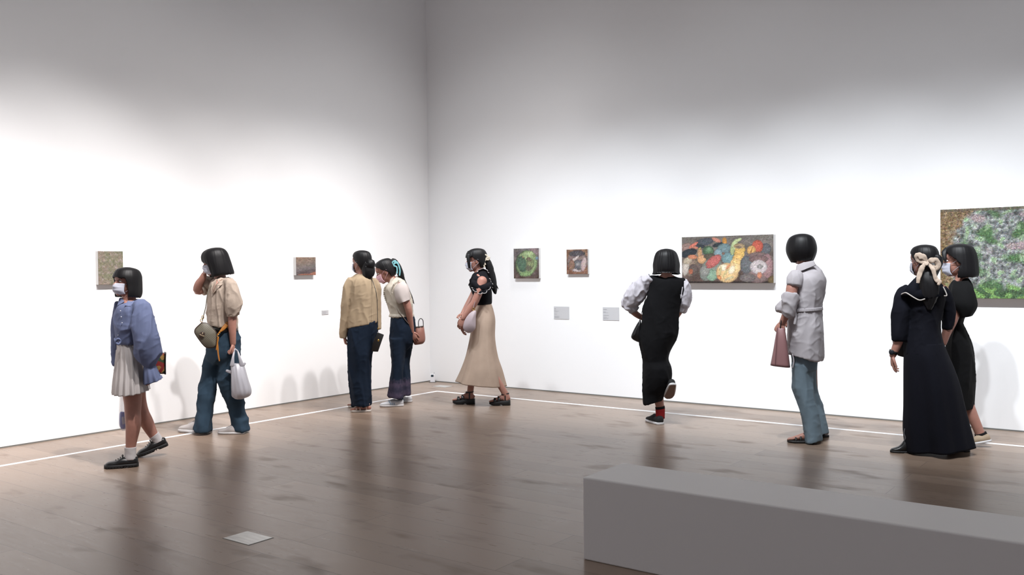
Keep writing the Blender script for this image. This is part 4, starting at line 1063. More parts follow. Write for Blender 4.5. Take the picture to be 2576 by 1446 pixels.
# ================================================================== person 4: bending forward, cream blouse
def person_4():
    f = Fig(1006, 1018, 'person with light blue hair ribbon leaning forward in a cream frilled blouse')
    W = f.W; R = f.root; G = Geo(); FG = Geo()
    hd = Head(f, 969, 681, 0, 176, pitch=24, k=1.04)
    hd.flesh(G); neck(f, G, hd, W(992, 715, .0), r=(.054, .056))
    f.torso(G, [(978, 708, 1004, 700, 0, .06), (974, 722, 1018, 712, 0, .15), (980, 750, 1030, 742, 0, .14), (988, 785, 1034, 782, 0, .12), (994, 1036, 810, 0, .12), (996, 1032, 845, 0, .12)])
    wr = W(1036, 834, -.10)
    G.tube([W(1008, 720, -.15), W(1018, 748, -.17), W(1027, 775, -.18), W(1031, 800, -.15), wr], [.046, .042, .037, .033, .026], n=16)
    hand(FG, wr, (.35, .1, -1), (.3, 1, .2), (1, 0, 0), L=.16, curl=.25)
    G.tube([W(1000, 722, .15), W(1012, 752, .17), W(1026, 785, .15), W(1038, 820, .06)], [.045, .040, .034, .026], n=16)
    G.tube([W(1006, 845, -.05), W(1001, 920, -.06), W(998, 990, -.06)], [.062, .052, .036], n=16)
    G.tube([W(1016, 845, .05), W(1019, 920, .08), W(1022, 985, .08)], [.062, .048, .036], n=16)
    body(f, G, .005, FG); hd.eyes(R); hd.mask(R, MASKP)
    hd.hair(R, CAP, CAPO, seed=6)
    g = Geo(); g.tube([hd.T((-.080, 0, .045)), hd.T((-.120, 0, .050)), W(1004, 678, .0), W(1012, 704, .03), W(1026, 732, .06), W(1036, 752, .06), W(1042, 765, .05)], [(.026, .026), (.030, .032), (.034, .036), (.030, .036), (.022, .03), (.014, .02), (.003, .004)], n=32, sub=5)
    me = mesh_from(g, 'ponytail'); wrinkle(me, .003, 36, 3, 7); link('ponytail', me, HAIR, R)
    RB = cloth('light_blue_ribbon', (122, 178, 184), bump=.1); RB.node_tree.nodes['Principled BSDF'].inputs['Roughness'].default_value = .5
    rib = None
    for pts in ([(991, 664), (998, 659), (1003, 668), (1006, 680), (1005, 693)], [(991, 664), (995, 656), (987, 660), (990, 668), (998, 672), (999, 688)], [(990, 666), (996, 661), (1001, 664)]):
        g = Geo(); g.tube([W(x, y, -.05) for x, y in pts], [(.008, .0018)]*len(pts), n=8, sub=4); o = solid('hair_ribbon', g, RB, rib or R); rib = rib or o
    CR = cloth('cream_cotton_blouse', (184, 176, 163), bump=.25)
    g = Geo()
    f.loft(g, [(984, 707, 998, 695, 0, .05), (974, 716, 1012, 701, 0, .10), (969, 724, 1022, 714, 0, .165), (969, 740, 1030, 732, 0, .17), (972, 758, 1036, 752, 0, .165), (977, 775, 1039, 770, 0, .155), (981, 790, 1040, 789, 0, .15), (979, 798, 1041, 797, 0, .152)], n=48)
    garment(f, 'blouse', g, CR, .0075, .006, 9, 5, 8)
    g = Geo(); f.loft(g, [(980, 1041, 789, 0, .155), (978, 1042, 796, 0, .160)], n=120, sub=3, mod=lambda a, t: 1+.02*t*math.sin(a*26)); solid('frilled_hem', g, CR, R)
    # sheer sleeve
    CH = cloth('sheer_white_chiffon', (190, 180, 176), alpha=.88)
    g = Geo(); f.loft(g, [(996, 716, 1014, 706, -.13, .05), (991, 730, 1024, 715, -.16, .065), (994, 748, 1030, 730, -.17, .07), (1000, 760, 1032, 745, -.17, .075), (1004, 764, 1033, 752, -.17, .078)], n=60, hem=.01, mod=lambda a, t: 1+.05*t*math.sin(a*6)); solid('sleeve', g, CH, R)
    g = Geo(); f.loft(g, [(990, 718, 1006, 708, .13, .05), (988, 732, 1018, 722, .16, .065), (996, 752, 1026, 745, .17, .07)], n=60, hem=.01, mod=lambda a, t: 1+.05*t*math.sin(a*6)); solid('sleeve', g, CH, R)
    # frills over the shoulder and down the front
    for pts in ([(1004, 706, -.12), (996, 712, -.16), (990, 724, -.18), (988, 740, -.18)], [(1004, 704, -.11), (1014, 708, -.14), (1022, 716, -.16), (1028, 728, -.16)], [(982, 712, -.05), (971, 724, -.06), (969, 738, -.06), (972, 752, -.05), (978, 766, -.04)]):
        P = crom(np.array([W(*p) for p in pts]), 10); g = Geo(); n = len(P); vs = []
        for i, p in enumerate(P):
            o_ = .004*math.sin(i*1.9); vs += [p+np.array([0, 0, 0]), p+np.array([-.016+o_, -.012+o_, .004]), p+np.array([-.018+o_, -.014+o_, .001]), p+np.array([0, .004, -.003])]
        fs = [(4*i+j, 4*i+(j+1) % 4, 4*i+4+(j+1) % 4, 4*i+4+j) for i in range(n-1) for j in range(4)]+[(3, 2, 1, 0), (4*n-4, 4*n-3, 4*n-2, 4*n-1)]
        g.add(vs, fs); solid('frill', g, CR, R)
    g = Geo(); P = [W(982, 702, -.05), W(990, 696, -.07), W(986, 716, -.09), W(976, 722, -.08)]; Q = [p+np.array([.003, .012, 0]) for p in P]
    g.add(P+Q, [(0, 1, 2, 3), (7, 6, 5, 4), (0, 4, 5, 1), (1, 5, 6, 2), (2, 6, 7, 3), (3, 7, 4, 0)]); solid('collar', g, CR, R, bevel=.003)
    NV = cloth('dark_navy_denim', (24, 35, 50), bump=.2, bscale=500, mottled=.15)
    nt = NV.node_tree; b_ = nt.nodes['Principled BSDF']; src = b_.inputs['Base Color'].links[0].from_socket
    tc = nt.nodes.new('ShaderNodeTexCoord'); sx = nt.nodes.new('ShaderNodeSeparateXYZ'); nt.links.new(tc.outputs['Object'], sx.inputs[0])
    n_ = nt.nodes.new('ShaderNodeTexNoise'); n_.inputs['Scale'].default_value = 38; nt.links.new(tc.outputs['Object'], n_.inputs['Vector'])
    a1 = nt.nodes.new('ShaderNodeMath'); a1.operation = 'MULTIPLY_ADD'; a1.inputs[1].default_value = .10; nt.links.new(n_.outputs['Fac'], a1.inputs[0]); nt.links.new(sx.outputs['Z'], a1.inputs[2])
    rp = nt.nodes.new('ShaderNodeValToRGB'); e = rp.color_ramp.elements; e[0].position = .12; e[0].color = (0, 0, 0, 1); e[1].position = .34; e[1].color = (0, 0, 0, 1)
    for p_ in (.17, .23, .28): q = e.new(p_); q.color = (1, 1, 1, 1) if p_ != .23 else (.35, .35, .35, 1)
    nt.links.new(a1.outputs[0], rp.inputs[0]); mx = nt.nodes.new('ShaderNodeMix'); mx.data_type = 'RGBA'; nt.links.new(rp.outputs[0], mx.inputs[0]); nt.links.new(src, mx.inputs[6]); mx.inputs[7].default_value = (*lin((74, 66, 84)), 1); nt.links.new(mx.outputs[2], b_.inputs['Base Color'])
    g = Geo()
    f.loft(g, [(984, 1042, 795, 0, .15), (982, 1046, 810, 0, .16), (980, 1047, 835, 0, .165), (981, 1040, 860, 0, .155), (994, 1028, 878, 0, .09)], n=40)
    f.loft(g, [(980, 1030, 850, -.06, .11), (982, 1020, 885, -.06, .11), (984, 1016, 915, -.06, .11), (981, 1014, 945, -.06, .115), (977, 1015, 975, -.06, .12), (975, 997, 1016, 1003, -.06, .125)], n=36)
    f.loft(g, [(1004, 1041, 850, .08, .11), (1003, 1034, 885, .08, .11), (1004, 1030, 915, .08, .11), (1006, 1032, 950, .08, .115), (1008, 1035, 992, .08, .12)], n=36)
    garment(f, 'trousers', g, NV, .009, .008, 8, 1.8, 9)
    WS = mat('white_leather', (196, 198, 202), rough=.5); ST = mat('pale_blue_leather', (128, 154, 178), rough=.5)
    shoe(f, f.F(955, 1023), f.F(1016, 1021), 'sneaker', (WS, WHITEP, WS, ST))
    shoe(f, f.F(988, 1011), f.F(1037, 1011), 'sneaker', (WS, WHITEP, WS, ST))
    b = W(1053, 866, -.02)
    bag = f.held('bucket_bag', b, 'dusty pink bucket bag held low behind the leaning person by one hand', 'bag')
    BP = mat('dusty_pink_leather', (142, 98, 86), rough=.55, bump=.2, bscale=90)
    g = Geo(); f.loft(g, [(1041, 824, 1066, 820, -.02, .05), (1040, 836, 1068, 832, -.02, .07), (1039, 852, 1070, 848, -.02, .075), (1040, 862, 1069, 858, -.02, .07), (1043, 867, 1064, 864, -.02, .05)], n=44, mod=lambda a, t: 1+.025*math.sin(a*9)*(1-t)); solid('bag_body', g, BP, bag, off=b)
    g = Geo(); f.loft(g, [(1041, 823, 1066, 819, -.02, .052), (1041, 826, 1066.5, 822, -.02, .054)], n=44, sub=2); solid('rim', g, _mats['dark_brown_leather'] if 'dark_brown_leather' in _mats else BLACKL, bag, off=b)
    g = Geo(); g.tube([W(1053, 822, -.05), W(1053, 808, -.05), W(1058, 801, -.04), W(1064, 806, -.03), W(1065, 820, -.02)], [(.004, .007)]*5, n=8, sub=4); solid('handle', g, BLACKL, bag, off=b)
    g = Geo(); g.tube([W(1041, 826, -.08), W(1026, 812, -.16), W(1014, 797, -.165), W(1002, 783, -.15), W(992, 760, -.12), W(990, 740, -.12)], [(.003, .008)]*6, n=8, sub=4); solid('strap', g, mat('taupe_leather', (128, 110, 100), rough=.5), bag, off=b)

# ================================================================== person 5: black ruffled top, long beige skirt
def person_5():
    f = Fig(1212, 1016, 'person in a black ruffled cold-shoulder top and long beige skirt')
    W = f.W; R = f.root; G = Geo(); FG = Geo(); bare = Geo()
    hd = Head(f, 1198, 654, 0, 180, pitch=4, k=1.04)
    hd.flesh(G); neck(f, G, hd, W(1204, 698, .0))
    f.torso(G, [(1192, 1218, 686, 0, .06), (1190, 1226, 698, 0, .13), (1191, 1230, 725, 0, .14), (1198, 1234, 768, 0, .12), (1194, 1240, 800, 0, .15), (1192, 1240, 830, 0, .15)])
    wr = W(1166, 801, -.16)
    G.tube([W(1213, 706, -.165), W(1206, 730, -.185), W(1196, 756, -.19), W(1183, 778, -.18), wr], [(.052, .048), .043, .039, .034, .026], n=18)
    hand(FG, wr, (-.5, .25, -1), (.5, .6, 0), (-.8, -.6, 0), L=.165, curl=.35)
    wf = W(1164, 790, .03)
    G.tube([W(1205, 710, .15), W(1192, 740, .17), W(1178, 765, .12), wf], [.046, .040, .034, .026], n=18)
    hand(FG, wf, (-.1, -.6, .0), (.2, 0, -.9), (-1, 0, .2), L=.16, curl=.35)
    G.tube([W(1196, 760, .05), W(1176, 780, -.02), W(1160, 812, -.06)], [.034, .032, .026], n=16)
    hand(FG, W(1160, 812, -.06), (.10, -.1, -1), (1, 0, 0), (0, -1, 0), L=.16, curl=.3)
    t1, h1 = f.F(1139, 1016), f.F(1195, 1016); t2, h2 = f.F(1231, 1019), f.F(1284, 1019)
    for (tt, hh), (kx, kd), ax in (((t1, h1), (1192, .05), 1182), ((t2, h2), (1230, -.02), 1262)):
        r_, T = shoe(f, tt, hh, 'platform_sandal', (BLACKR, BLACKL), bare, width=.048)
        A = T((.052, 0, .075)); up = T((.056, 0, .13))
        G.tube([W((1212+kx)/2, 830, kd), W(kx, 905, kd), W(kx+(ax-kx)*.28, 935, A[1]), up, A], [.07, .050, .038, .034, .034], n=16)
    G.add(bare.v, bare.f)
    body(f, G, .005, FG); hd.eyes(R); hd.mask(R)
    hd.hair(R, CAP, [(.13, 0), (.06, 0), (.048, 0), (.040, 50), (.0, 60), (-.03, 70), (-.05, 106), (-.09, 116)] and CAPO, seed=8)
    # straight fringe and side locks
    g = Geo(); rg = []
    for z, r_ in ((.098, .078), (.07, .097), (.045, .105), (.030, .107)):
        rg.append([( .0+r_*math.cos(a)*1.0, r_*.82*math.sin(a), z) for a in np.linspace(-1.15, 1.15, 30)] + [((r_-.014)*math.cos(a), (r_-.014)*.82*math.sin(a), z) for a in np.linspace(1.15, -1.15, 30)])
    g.rings(rg); hd.put(g); solid('fringe', g, HAIR, R)
    for q in (1, -1):
        g = Geo(); g.tube([(.072, .056*q, .06), (.078, .068*q, .02), (.076, .072*q, -.03), (.074, .070*q, -.072)], [(.010, .018), (.008, .017), (.007, .015), (.005, .012)], n=14, sub=4, ref=(1, 0, 0)); hd.put(g); solid('side_lock', g, HAIR, R)
    g = Geo(); g.tube([hd.T((-.085, 0, .015)), W(1222, 652, .0), W(1231, 672, .0), W(1238, 700, .0), W(1243, 722, .0), W(1246, 736, .0)], [(.028, .028), (.034, .036), (.040, .042), (.038, .044), (.034, .04), (.016, .02)], n=36, sub=5)
    me = mesh_from(g, 'ponytail'); wrinkle(me, .005, 36, 2, 7); link('ponytail', me, HAIR, R)
    g = Geo(); g.tube([W(1236, 690, -.02), W(1244, 710, -.02), W(1254, 727, -.02)], [.014, .012, .002], n=12, sub=4); solid('loose_strand', g, HAIR, R)
    CB = cloth('cream_satin', (196, 186, 168), rough=.45, bump=.1)
    rib = None
    for pts in ([(1221, 652), (1219, 641), (1226, 644), (1223, 652)], [(1223, 652), (1231, 646), (1229, 653), (1222, 653)], [(1222, 653), (1216, 662), (1219, 672)], [(1222, 653), (1217, 655), (1221, 666)]):
        g = Geo(); g.tube([W(x, y, -.05) for x, y in pts], [(.008, .003)]*len(pts), n=8, sub=4); o = solid('hair_bow', g, CB, rib or R); rib = rib or o
    BK = cloth('black_jersey', (20, 20, 24), bump=.15)
    g = Geo()
    f.loft(g, [(1193, 686, 1217, 676, 0, .058), (1188, 692, 1222, 680, 0, .07), (1185, 703, 1230, 696, 0, .12), (1180, 716, 1234, 712, 0, .14), (1187, 734, 1236, 730, 0, .14), (1193, 752, 1237, 748, 0, .14), (1196, 768, 1237, 764, 0, .14)], n=44)
    garment(f, 'top', g, BK, .0075, .004, 9, 4, 10)
    PI2 = cloth('white_piping', (190, 186, 186), bump=0)
    # ruffles: wavy bands with white edge
    def ruffle(path, drop, amp, waves, name):
        P = crom(np.array([W(*p[:3]) for p in path]), 16); n = len(P); g = Geo(); e = Geo(); vs = []; edge = []
        for i, p in enumerate(P):
            t = i/(n-1); w = math.sin(t*waves*2*math.pi); o_ = np.array([w*amp*.5, -.006-w*amp, 0]); dn = np.array(drop)*(1+.15*math.sin(t*waves*6.28+1.2))
            vs += [p, p+dn+o_, p+dn+o_+np.array([.001, .004, 0]), p+np.array([0, .006, 0])]; edge.append(p+dn+o_)
        fs = [(4*i+j, 4*i+(j+1) % 4, 4*i+4+(j+1) % 4, 4*i+4+j) for i in range(n-1) for j in range(4)]+[(3, 2, 1, 0), (4*n-4, 4*n-3, 4*n-2, 4*n-1)]
        g.add(vs, fs); o = solid(name, g, BK, R); e.tube(edge, [.0028]*n, n=6, sub=1); solid('white_edging', e, PI2, o)
    ruffle([(1200, 690, -.13), (1208, 683, -.15), (1220, 682, -.16), (1230, 692, -.16)], (.0, -.01, .022), .012, 4, 'shoulder_ruffle')
    ruffle([(1187, 712, -.14), (1196, 722, -.19), (1210, 728, -.215), (1224, 724, -.21), (1234, 712, -.17)], (-.004, -.02, -.040), .014, 4.5, 'sleeve_ruffle')
    ruffle([(1190, 694, -.10), (1186, 704, -.12), (1184, 716, -.13)], (-.022, -.02, -.010), .010, 2, 'front_ruffle')
    ruffle([(1229, 694, -.16), (1236, 706, -.15), (1238, 718, -.13)], (.006, -.02, -.022), .010, 2, 'shoulder_ruffle')
    g = Geo(); g.tube([W(1192, 712, -.16), W(1204, 722, -.19), W(1220, 724, -.20), W(1234, 716, -.17)], [(.03, .03), (.040, .03), (.040, .03), (.03, .03)], n=20, sub=4, ref=(0, 1, 0)); garment(f, 'sleeve_band', g, BK, .007, .004, 12, 8, 12)
    SKT = cloth('beige_linen_skirt', (172, 152, 136), bump=.3, bscale=350)
    def fold(a, t): return 1 + t*(.03+.10*(.5-abs(math.sin(a*3.0+.3)))+.04*math.sin(a*8+2))
    g = Geo(); f.loft(g, [(1197, 1236, 763, 0, .125), (1193, 1241, 780, 0, .14), (1189, 1245, 805, 0, .165), (1183, 1244, 850, 0, .19), (1174, 1250, 895, 0, .22), (1163, 1260, 930, 0, .25), (1151, 960, 1269, 970, 0, .27)], n=120, sub=8, hem=.03, mod=fold)
    solid('skirt', g, SKT, R)
    g = Geo(); f.loft(g, [(1197.5, 1235.5, 764, 0, .124), (1197, 1236.5, 769, 0, .128)], n=60, sub=2); solid('waistband', g, SKT, R)
    b = W(1180, 837, -.20)
    bag = f.held('half_moon_handbag', b, 'pale lilac grey handbag held in front of the long beige skirt', 'bag')
    LB = mat('lilac_grey_leather', (168, 154, 158), rough=.5, bump=.15, bscale=100)
    out = [(1193, 780), (1198, 783), (1197, 800), (1197, 818), (1195, 828), (1186, 836), (1176, 837), (1167, 830), (1165, 820), (1170, 803), (1182, 787)]
    c0 = np.array([1182.0, 812.0]); P = np.array([[W(*(c0+(np.array(p)-c0)*s_), d) for p in out] for d, s_ in ((-.265, .86), (-.25, .96), (-.22, 1.0), (-.19, .96), (-.18, .86))])
    g = Geo(); g.rings([list(crom(np.vstack([r, r[:1]]), 3)[:-1]) for r in P]); solid('bag_body', g, LB, bag, off=b)
    g = Geo(); a = W(1191, 777, -.225); g.tube([a+np.array([.012*math.cos(t), 0, .013*math.sin(t)]) for t in np.linspace(0, 2*math.pi, 17)], [.0035]*17, n=8, sub=1); solid('ring', g, GOLD, bag, off=b)
    g = Geo(); g.tube([W(1191, 774, -.225), W(1196, 755, -.22), W(1204, 735, -.2), W(1212, 710, -.17)], [(.003, .008)]*4, n=8, sub=4); solid('strap', g, LB, bag, off=b)
    g = Geo(); g.ell(W(1189, 795, -.262), (.006, .002, .003), n=10); solid('logo_plate', g, GOLD, bag, off=b)


# ================================================================== person 6: black sleeveless dress over white blouse, stepping away
def person_6():
    f = Fig(1658, 1066, 'person in a long black pinafore over white sleeves, back turned, one foot lifted')
    W = f.W; R = f.root; G = Geo(); FG = Geo()
    hd = Head(f, 1676, 660, 0, 92, pitch=6, k=1.0)
    hd.flesh(G); neck(f, G, hd, W(1677, 700, -.02))
    f.torso(G, [(1660, 1694, 692, 0, .06), (1640, 1716, 706, 0, .09), (1640, 1714, 740, 0, .10), (1646, 1706, 790, 0, .09), (1640, 1700, 830, 0, .11), (1640, 1690, 860, 0, .10)])
    wl = W(1618, 800, .12)
    G.tube([W(1632, 708, .0), W(1606, 738, .03), W(1585, 768, .05), W(1598, 788, .08), wl], [.046, .042, .036, .030, .025], n=18, sub=4)
    hand(FG, wl, (1, .5, -.3), (0, 1, 0), (0, 0, 1), L=.15, curl=.3)
    wr = W(1700, 800, .14)
    G.tube([W(1718, 712, .0), W(1722, 744, .02), W(1718, 770, .05), W(1710, 785, .10), wr], [.036, .032, .028, .024, .022], n=16)
    hand(FG, wr, (-1, .6, -.2), (0, 1, 0), (0, 0, 1), L=.15, curl=.3)
    G.tube([W(1652, 860, .02), W(1650, 930, .0), W(1655, 985, .0), W(1658, 1010, .0), W(1660.5, 1025, .0), W(1661, 1052, .0)], [.06, .055, .050, .042, .038, .034], n=18)
    G.tube([W(1668, 850, .0), W(1668, 915, .0), W(1673, 945, -.05), W(1681, 966, -.10)], [.05, .040, .032, .030], n=18)
    body(f, G, .005, FG); hd.eyes(R); hd.mask(R)
    hd.hair(R, [(.122, .02, .02, .02), (.112, .055, .056, .062), (.092, .085, .084, .092), (.06, .10, .10, .110), (.02, .10, .110, .116), (-.03, .098, .118, .118), (-.070, .092, .116, .114), (-.094, .086, .118, .106), (-.106, .086, .124, .108)], [(.13, 0), (.045, 0), (.03, 50), (-.02, 56), (-.14, 62)], seed=12, amp=.05)
    BK = cloth('black_wool', (15, 15, 17), bump=.15, bscale=400)
    g = Geo()
    f.loft(g, [(1633, 693, 1720, 699, 0, .06), (1631, 702, 1724, 706, 0, .10), (1632, 1723, 725, 0, .12), (1626, 1716, 748, 0, .125), (1617, 1711, 775, 0, .13), (1615, 1709, 800, 0, .14), (1609, 1707, 832, 0, .15), (1608, 1700, 856, 0, .155), (1613, 1686, 885, 0, .15), (1617, 1681, 905, 0, .145)], n=48)
    f.loft(g, [(1613, 1680, 880, .0, .14), (1617, 1682, 905, 0, .14), (1617, 1690, 925, -.02, .15), (1617, 1690, 950, -.03, .15), (1617, 1682, 975, -.02, .14), (1617, 1672, 992, .0, .13), (1619, 1017, 1664, 1006, .0, .12)], n=44)
    garment(f, 'dress', g, BK, .009, .007, 8, 2.2, 13)
    WB = cloth('white_cotton', (186, 182, 188), bump=.25)
    g = Geo(); g.tube([W(1636, 698, .0), W(1619, 715, .01), W(1600, 738, .02), W(1588, 755, .03), W(1582, 764, .04), W(1592, 776, .05), W(1597, 782, .05)], [(.05, .07), (.070, .075), (.088, .085), (.082, .08), (.062, .066), (.052, .055), (.040, .044)], n=36, sub=4, round_ends=.15)
    garment(f, 'sleeve', g, WB, .007, .010, 15, 7, 14)
    g = Geo(); g.tube([W(1718, 706, .0), W(1724, 725, .01), W(1725, 748, .02), W(1721, 770, .04), W(1716, 784, .05)], [(.035, .05), (.048, .065), (.052, .07), (.044, .062), (.03, .045)], n=30, sub=4, round_ends=.15)
    garment(f, 'sleeve', g, WB, .007, .008, 15, 7, 15)
    g = Geo(); g.tube([W(1717, 722, -.135), W(1715, 736, -.14), W(1713, 750, -.14)], [(.004, .002)]*3, n=6); solid('white_emblem', g, WB, R)
    for dx in (0, 3.5):
        g = Geo(); g.tube([W(1712+dx, 741, -.14), W(1712.5+dx, 748, -.14)], [.002]*2, n=6, sub=1); solid('white_emblem', g, WB, R)
    RS = cloth('red_black_sock', (138, 34, 36)); KS = cloth('black_sock', (24, 22, 24))
    g = Geo(); g.tube([W(1660, 1022, .0), W(1661, 1028, .0)], [.043, .043], n=20, sub=2, round_ends=False); solid('sock_cuff', g, KS, R)
    g = Geo(); g.tube([W(1660.8, 1027, .0), W(1661, 1038, .0), W(1661, 1052, .0)], [.0425, .0415, .040], n=20, sub=2, round_ends=False); solid('sock', g, RS, R)
    CV = mat('black_canvas', (20, 20, 21), rough=.8, bump=.2, bscale=300)
    heel = f.F(1663, 1069); toe = heel + .285*np.array([-.36, .93, 0]); shoe(f, toe+np.array([-.01, -.02, 0]), heel, 'sneaker', (CV, WHITEP, CV), width=.05)
    # lifted foot, toe pointing down, sole facing back
    h2 = W(1693, 967, -.19); t2 = W(1682, 1001, -.03); d = t2-h2; d = d/np.linalg.norm(d)*.235
    rs_, T = shoe(f, h2+d, h2, 'sneaker', (CV, WHITEP, CV), width=.048)
    g = Geo(); k0 = []
    for x, w in ((.008, .020), (.02, .030), (.08, .034), (.14, .041), (.20, .046), (.235, .036), (.252, .016)): k0.append((x, w))
    vs = [(x, q*w, z) for x, w in k0 for q in (-1, 1) for z in (-.003, .004)]; fs = []
    for i in range(len(k0)-1): a = 4*i; b_ = a+4; fs += [(a, b_, b_+2, a+2), (a+1, a+3, b_+3, b_+1), (a, a+1, b_+1, b_), (a+2, b_+2, b_+3, a+3)]
    fs += [(0, 2, 3, 1), (4*len(k0)-4, 4*len(k0)-3, 4*len(k0)-1, 4*len(k0)-2)]
    g.add(vs, fs); g.xform(T); solid('outsole', g, mat('brown_rubber', (104, 80, 70), rough=.6), rs_, smooth=False)
    b = W(1602, 858, .02)
    bag = f.held('shoulder_bag', b, 'black leather bag under the bent left elbow of the person in the black pinafore', 'bag')
    out = [(1612, 803), (1604, 812), (1594, 830), (1588, 844), (1589, 851), (1597, 857), (1610, 860), (1616, 840)]
    c0 = np.array([1603.0, 835.0]); P = np.array([[W(*(c0+(np.array(p)-c0)*s_), d_) for p in out] for d_, s_ in ((-.04, .88), (-.02, .98), (.03, 1.0), (.08, .98), (.10, .88))])
    g = Geo(); g.rings([list(crom(np.vstack([r, r[:1]]), 3)[:-1]) for r in P]); solid('bag_body', g, BLACKL, bag, off=b)
    g = Geo(); g.tube([W(1607, 812, .0), W(1616, 780, .14), W(1632, 720, .13), W(1640, 697, .04)], [(.003, .009)]*4, n=8, sub=5); solid('strap', g, BLACKL, bag, off=b)
    g = Geo(); g.tube([W(1606, 818, -.045), W(1600, 830, -.048), W(1596, 842, -.045)], [.002]*3, n=6); solid('zip', g, mat('steel_zip', (150, 150, 150), rough=.3, metal=1), bag, off=b)

# ================================================================== person 7: long white shirt, light jeans
def person_7():
    f = Fig(2030, 1110, 'tall person with round black bob in a long white shirt and pale jeans')
    W = f.W; R = f.root; G = Geo(); FG = Geo(); bare = Geo()
    hd = Head(f, 2015, 627, 0, 118, pitch=4, k=1.0)
    hd.flesh(G); neck(f, G, hd, W(2028, 680, .0))
    f.torso(G, [(2010, 2048, 672, 0, .06), (1998, 2064, 690, 0, .11), (1998, 2066, 730, 0, .12), (2004, 2064, 790, 0, .11), (2000, 2064, 840, 0, .12), (2002, 2056, 890, 0, .12)])
    wl = W(1968, 812, -.13)
    G.tube([W(2000, 694, -.10), W(1992, 728, -.15), W(1988, 760, -.16), W(1980, 785, -.16), wl], [.050, .046, .040, .034, .026], n=18)
    hand(FG, wl, (-.55, 0, -1), (.4, 1, 0), (.2, -1, 0), L=.155, curls=[1.1, 1.15, 1.2, 1.3])
    wf = W(1975, 798, .12)
    G.tube([W(2010, 700, .16), W(1994, 740, .18), W(1980, 775, .16), wf], [.044, .040, .034, .026], n=16)
    hand(FG, wf, (-.2, 0, -1), (0, -1, 0), (1, 0, 0), L=.13, curl=.9)
    G.tube([W(2018, 890, -.04), W(2024, 980, -.04), W(2036, 1090, -.04)], [.062, .048, .034], n=18)
    G.tube([W(2036, 890, .08), W(2042, 980, .10), W(2058, 1080, .10)], [.062, .048, .034], n=18)
    SS = mat('black_sandal', (22, 20, 20), rough=.5)
    shoe(f, f.F(1980, 1112), f.F(2050, 1114), 'flat_sandal', (SS, SS), bare, width=.052)
    shoe(f, f.F(2024, 1099), f.F(2085, 1099), 'flat_sandal', (SS, SS), bare, width=.046)
    G.add(bare.v, bare.f); body(f, G, .005, FG); hd.eyes(R); hd.mask(R)
    hd.hair(R, [(.124, .02, .02, .02), (.117, .055, .052, .060), (.098, .092, .086, .096), (.065, .114, .106, .116), (.02, .122, .118, .124), (-.02, .118, .118, .122), (-.055, .104, .108, .112), (-.085, .088, .094, .096), (-.100, .078, .084, .084)], [(.13, 0), (.045, 0), (.03, 44), (-.02, 46), (-.14, 50)], seed=14, amp=.012)
    WB = cloth('white_shirt_cotton', (168, 163, 166), bump=.25)
    g = Geo()
    f.loft(g, [(2007, 676, 2050, 665, 0, .06), (2000, 688, 2062, 676, 0, .10), (1993, 704, 2071, 690, 0, .15), (1990, 720, 2077, 708, 0, .165), (1988, 2073, 745, 0, .165), (1982, 2069, 775, 0, .16), (1981, 2071, 800, 0, .165), (1981, 2074, 835, 0, .18), (1983, 868, 2073, 880, 0, .19), (1984, 890, 2070, 908, 0, .195)], n=52)
    garment(f, 'shirt', g, WB, .008, .009, 7, 2.5, 16)
    # near sleeve: shoulder cap with an open cut-out above the elbow
    g = Geo(); g.tube([W(2005, 690, -.10), W(2001, 702, -.14), W(1998, 718, -.155)], [(.052, .05), (.064, .056), (.060, .054)], n=26, sub=4, round_ends=.15); garment(f, 'shoulder_cap', g, WB, .007, .004, 12, 5, 17)
    g = Geo(); g.tube([W(1990, 738, -.165), W(1988, 750, -.17), W(1986, 768, -.17), W(1985, 784, -.17), W(1980, 795, -.16)], [(.064, .062), (.068, .064), (.062, .06), (.054, .052), (.045, .045)], n=30, sub=4, round_ends=.15); garment(f, 'sleeve', g, WB, .007, .006, 12, 8, 18)
    g = Geo(); g.tube([W(1978, 765, .16), W(1966, 772, .16), W(1961, 784, .15)], [(.05, .05), (.045, .045), (.035, .035)], n=24, sub=4, round_ends=.15); garment(f, 'sleeve', g, WB, .007, .005, 12, 8, 19)
    g = Geo(); P = [W(2004, 666, -.09), W(2022, 660, -.11), W(2047, 655, -.10), W(2053, 668, -.10), W(2028, 676, -.13), W(2001, 688, -.10)]; Q = [p+np.array([0, .03, .0]) for p in P]; n = 6
    g.add(P+Q, [tuple(range(n)), tuple(range(2*n-1, n-1, -1))]+[(i, n+i, n+(i+1) % n, (i+1) % n) for i in range(n)]); solid('collar', g, WB, R, bevel=.008)
    g = Geo(); f.loft(g, [(1982, 776, 2070, 771, 0, .168), (1981, 784, 2070.5, 780, 0, .17)], n=120, sub=3, mod=lambda a, t: 1+.008*math.sin(a*40)); solid('waist_tie', g, WB, R)
    g = Geo(); g.tube([W(2000, 782, -.16), W(2001, 800, -.18), W(1999, 815, -.185)], [(.010, .003)]*3, n=8, sub=3); solid('tie_end', g, WB, R)
    g = Geo(); g.tube([W(1994, 892, -.12), W(1997, 908, -.12), W(1994, 924, -.12)], [.006]*3, n=8, sub=3); solid('tie_end', g, WB, R)
    JE = cloth('pale_blue_denim', (108, 124, 134), bump=.3, bscale=450, mottled=.12, mscale=5)
    g = Geo()
    f.loft(g, [(1992, 2058, 862, 0, .15), (1992, 2058, 885, 0, .155), (1993, 2056, 912, 0, .155), (1994, 2056, 930, 0, .15)], n=44)
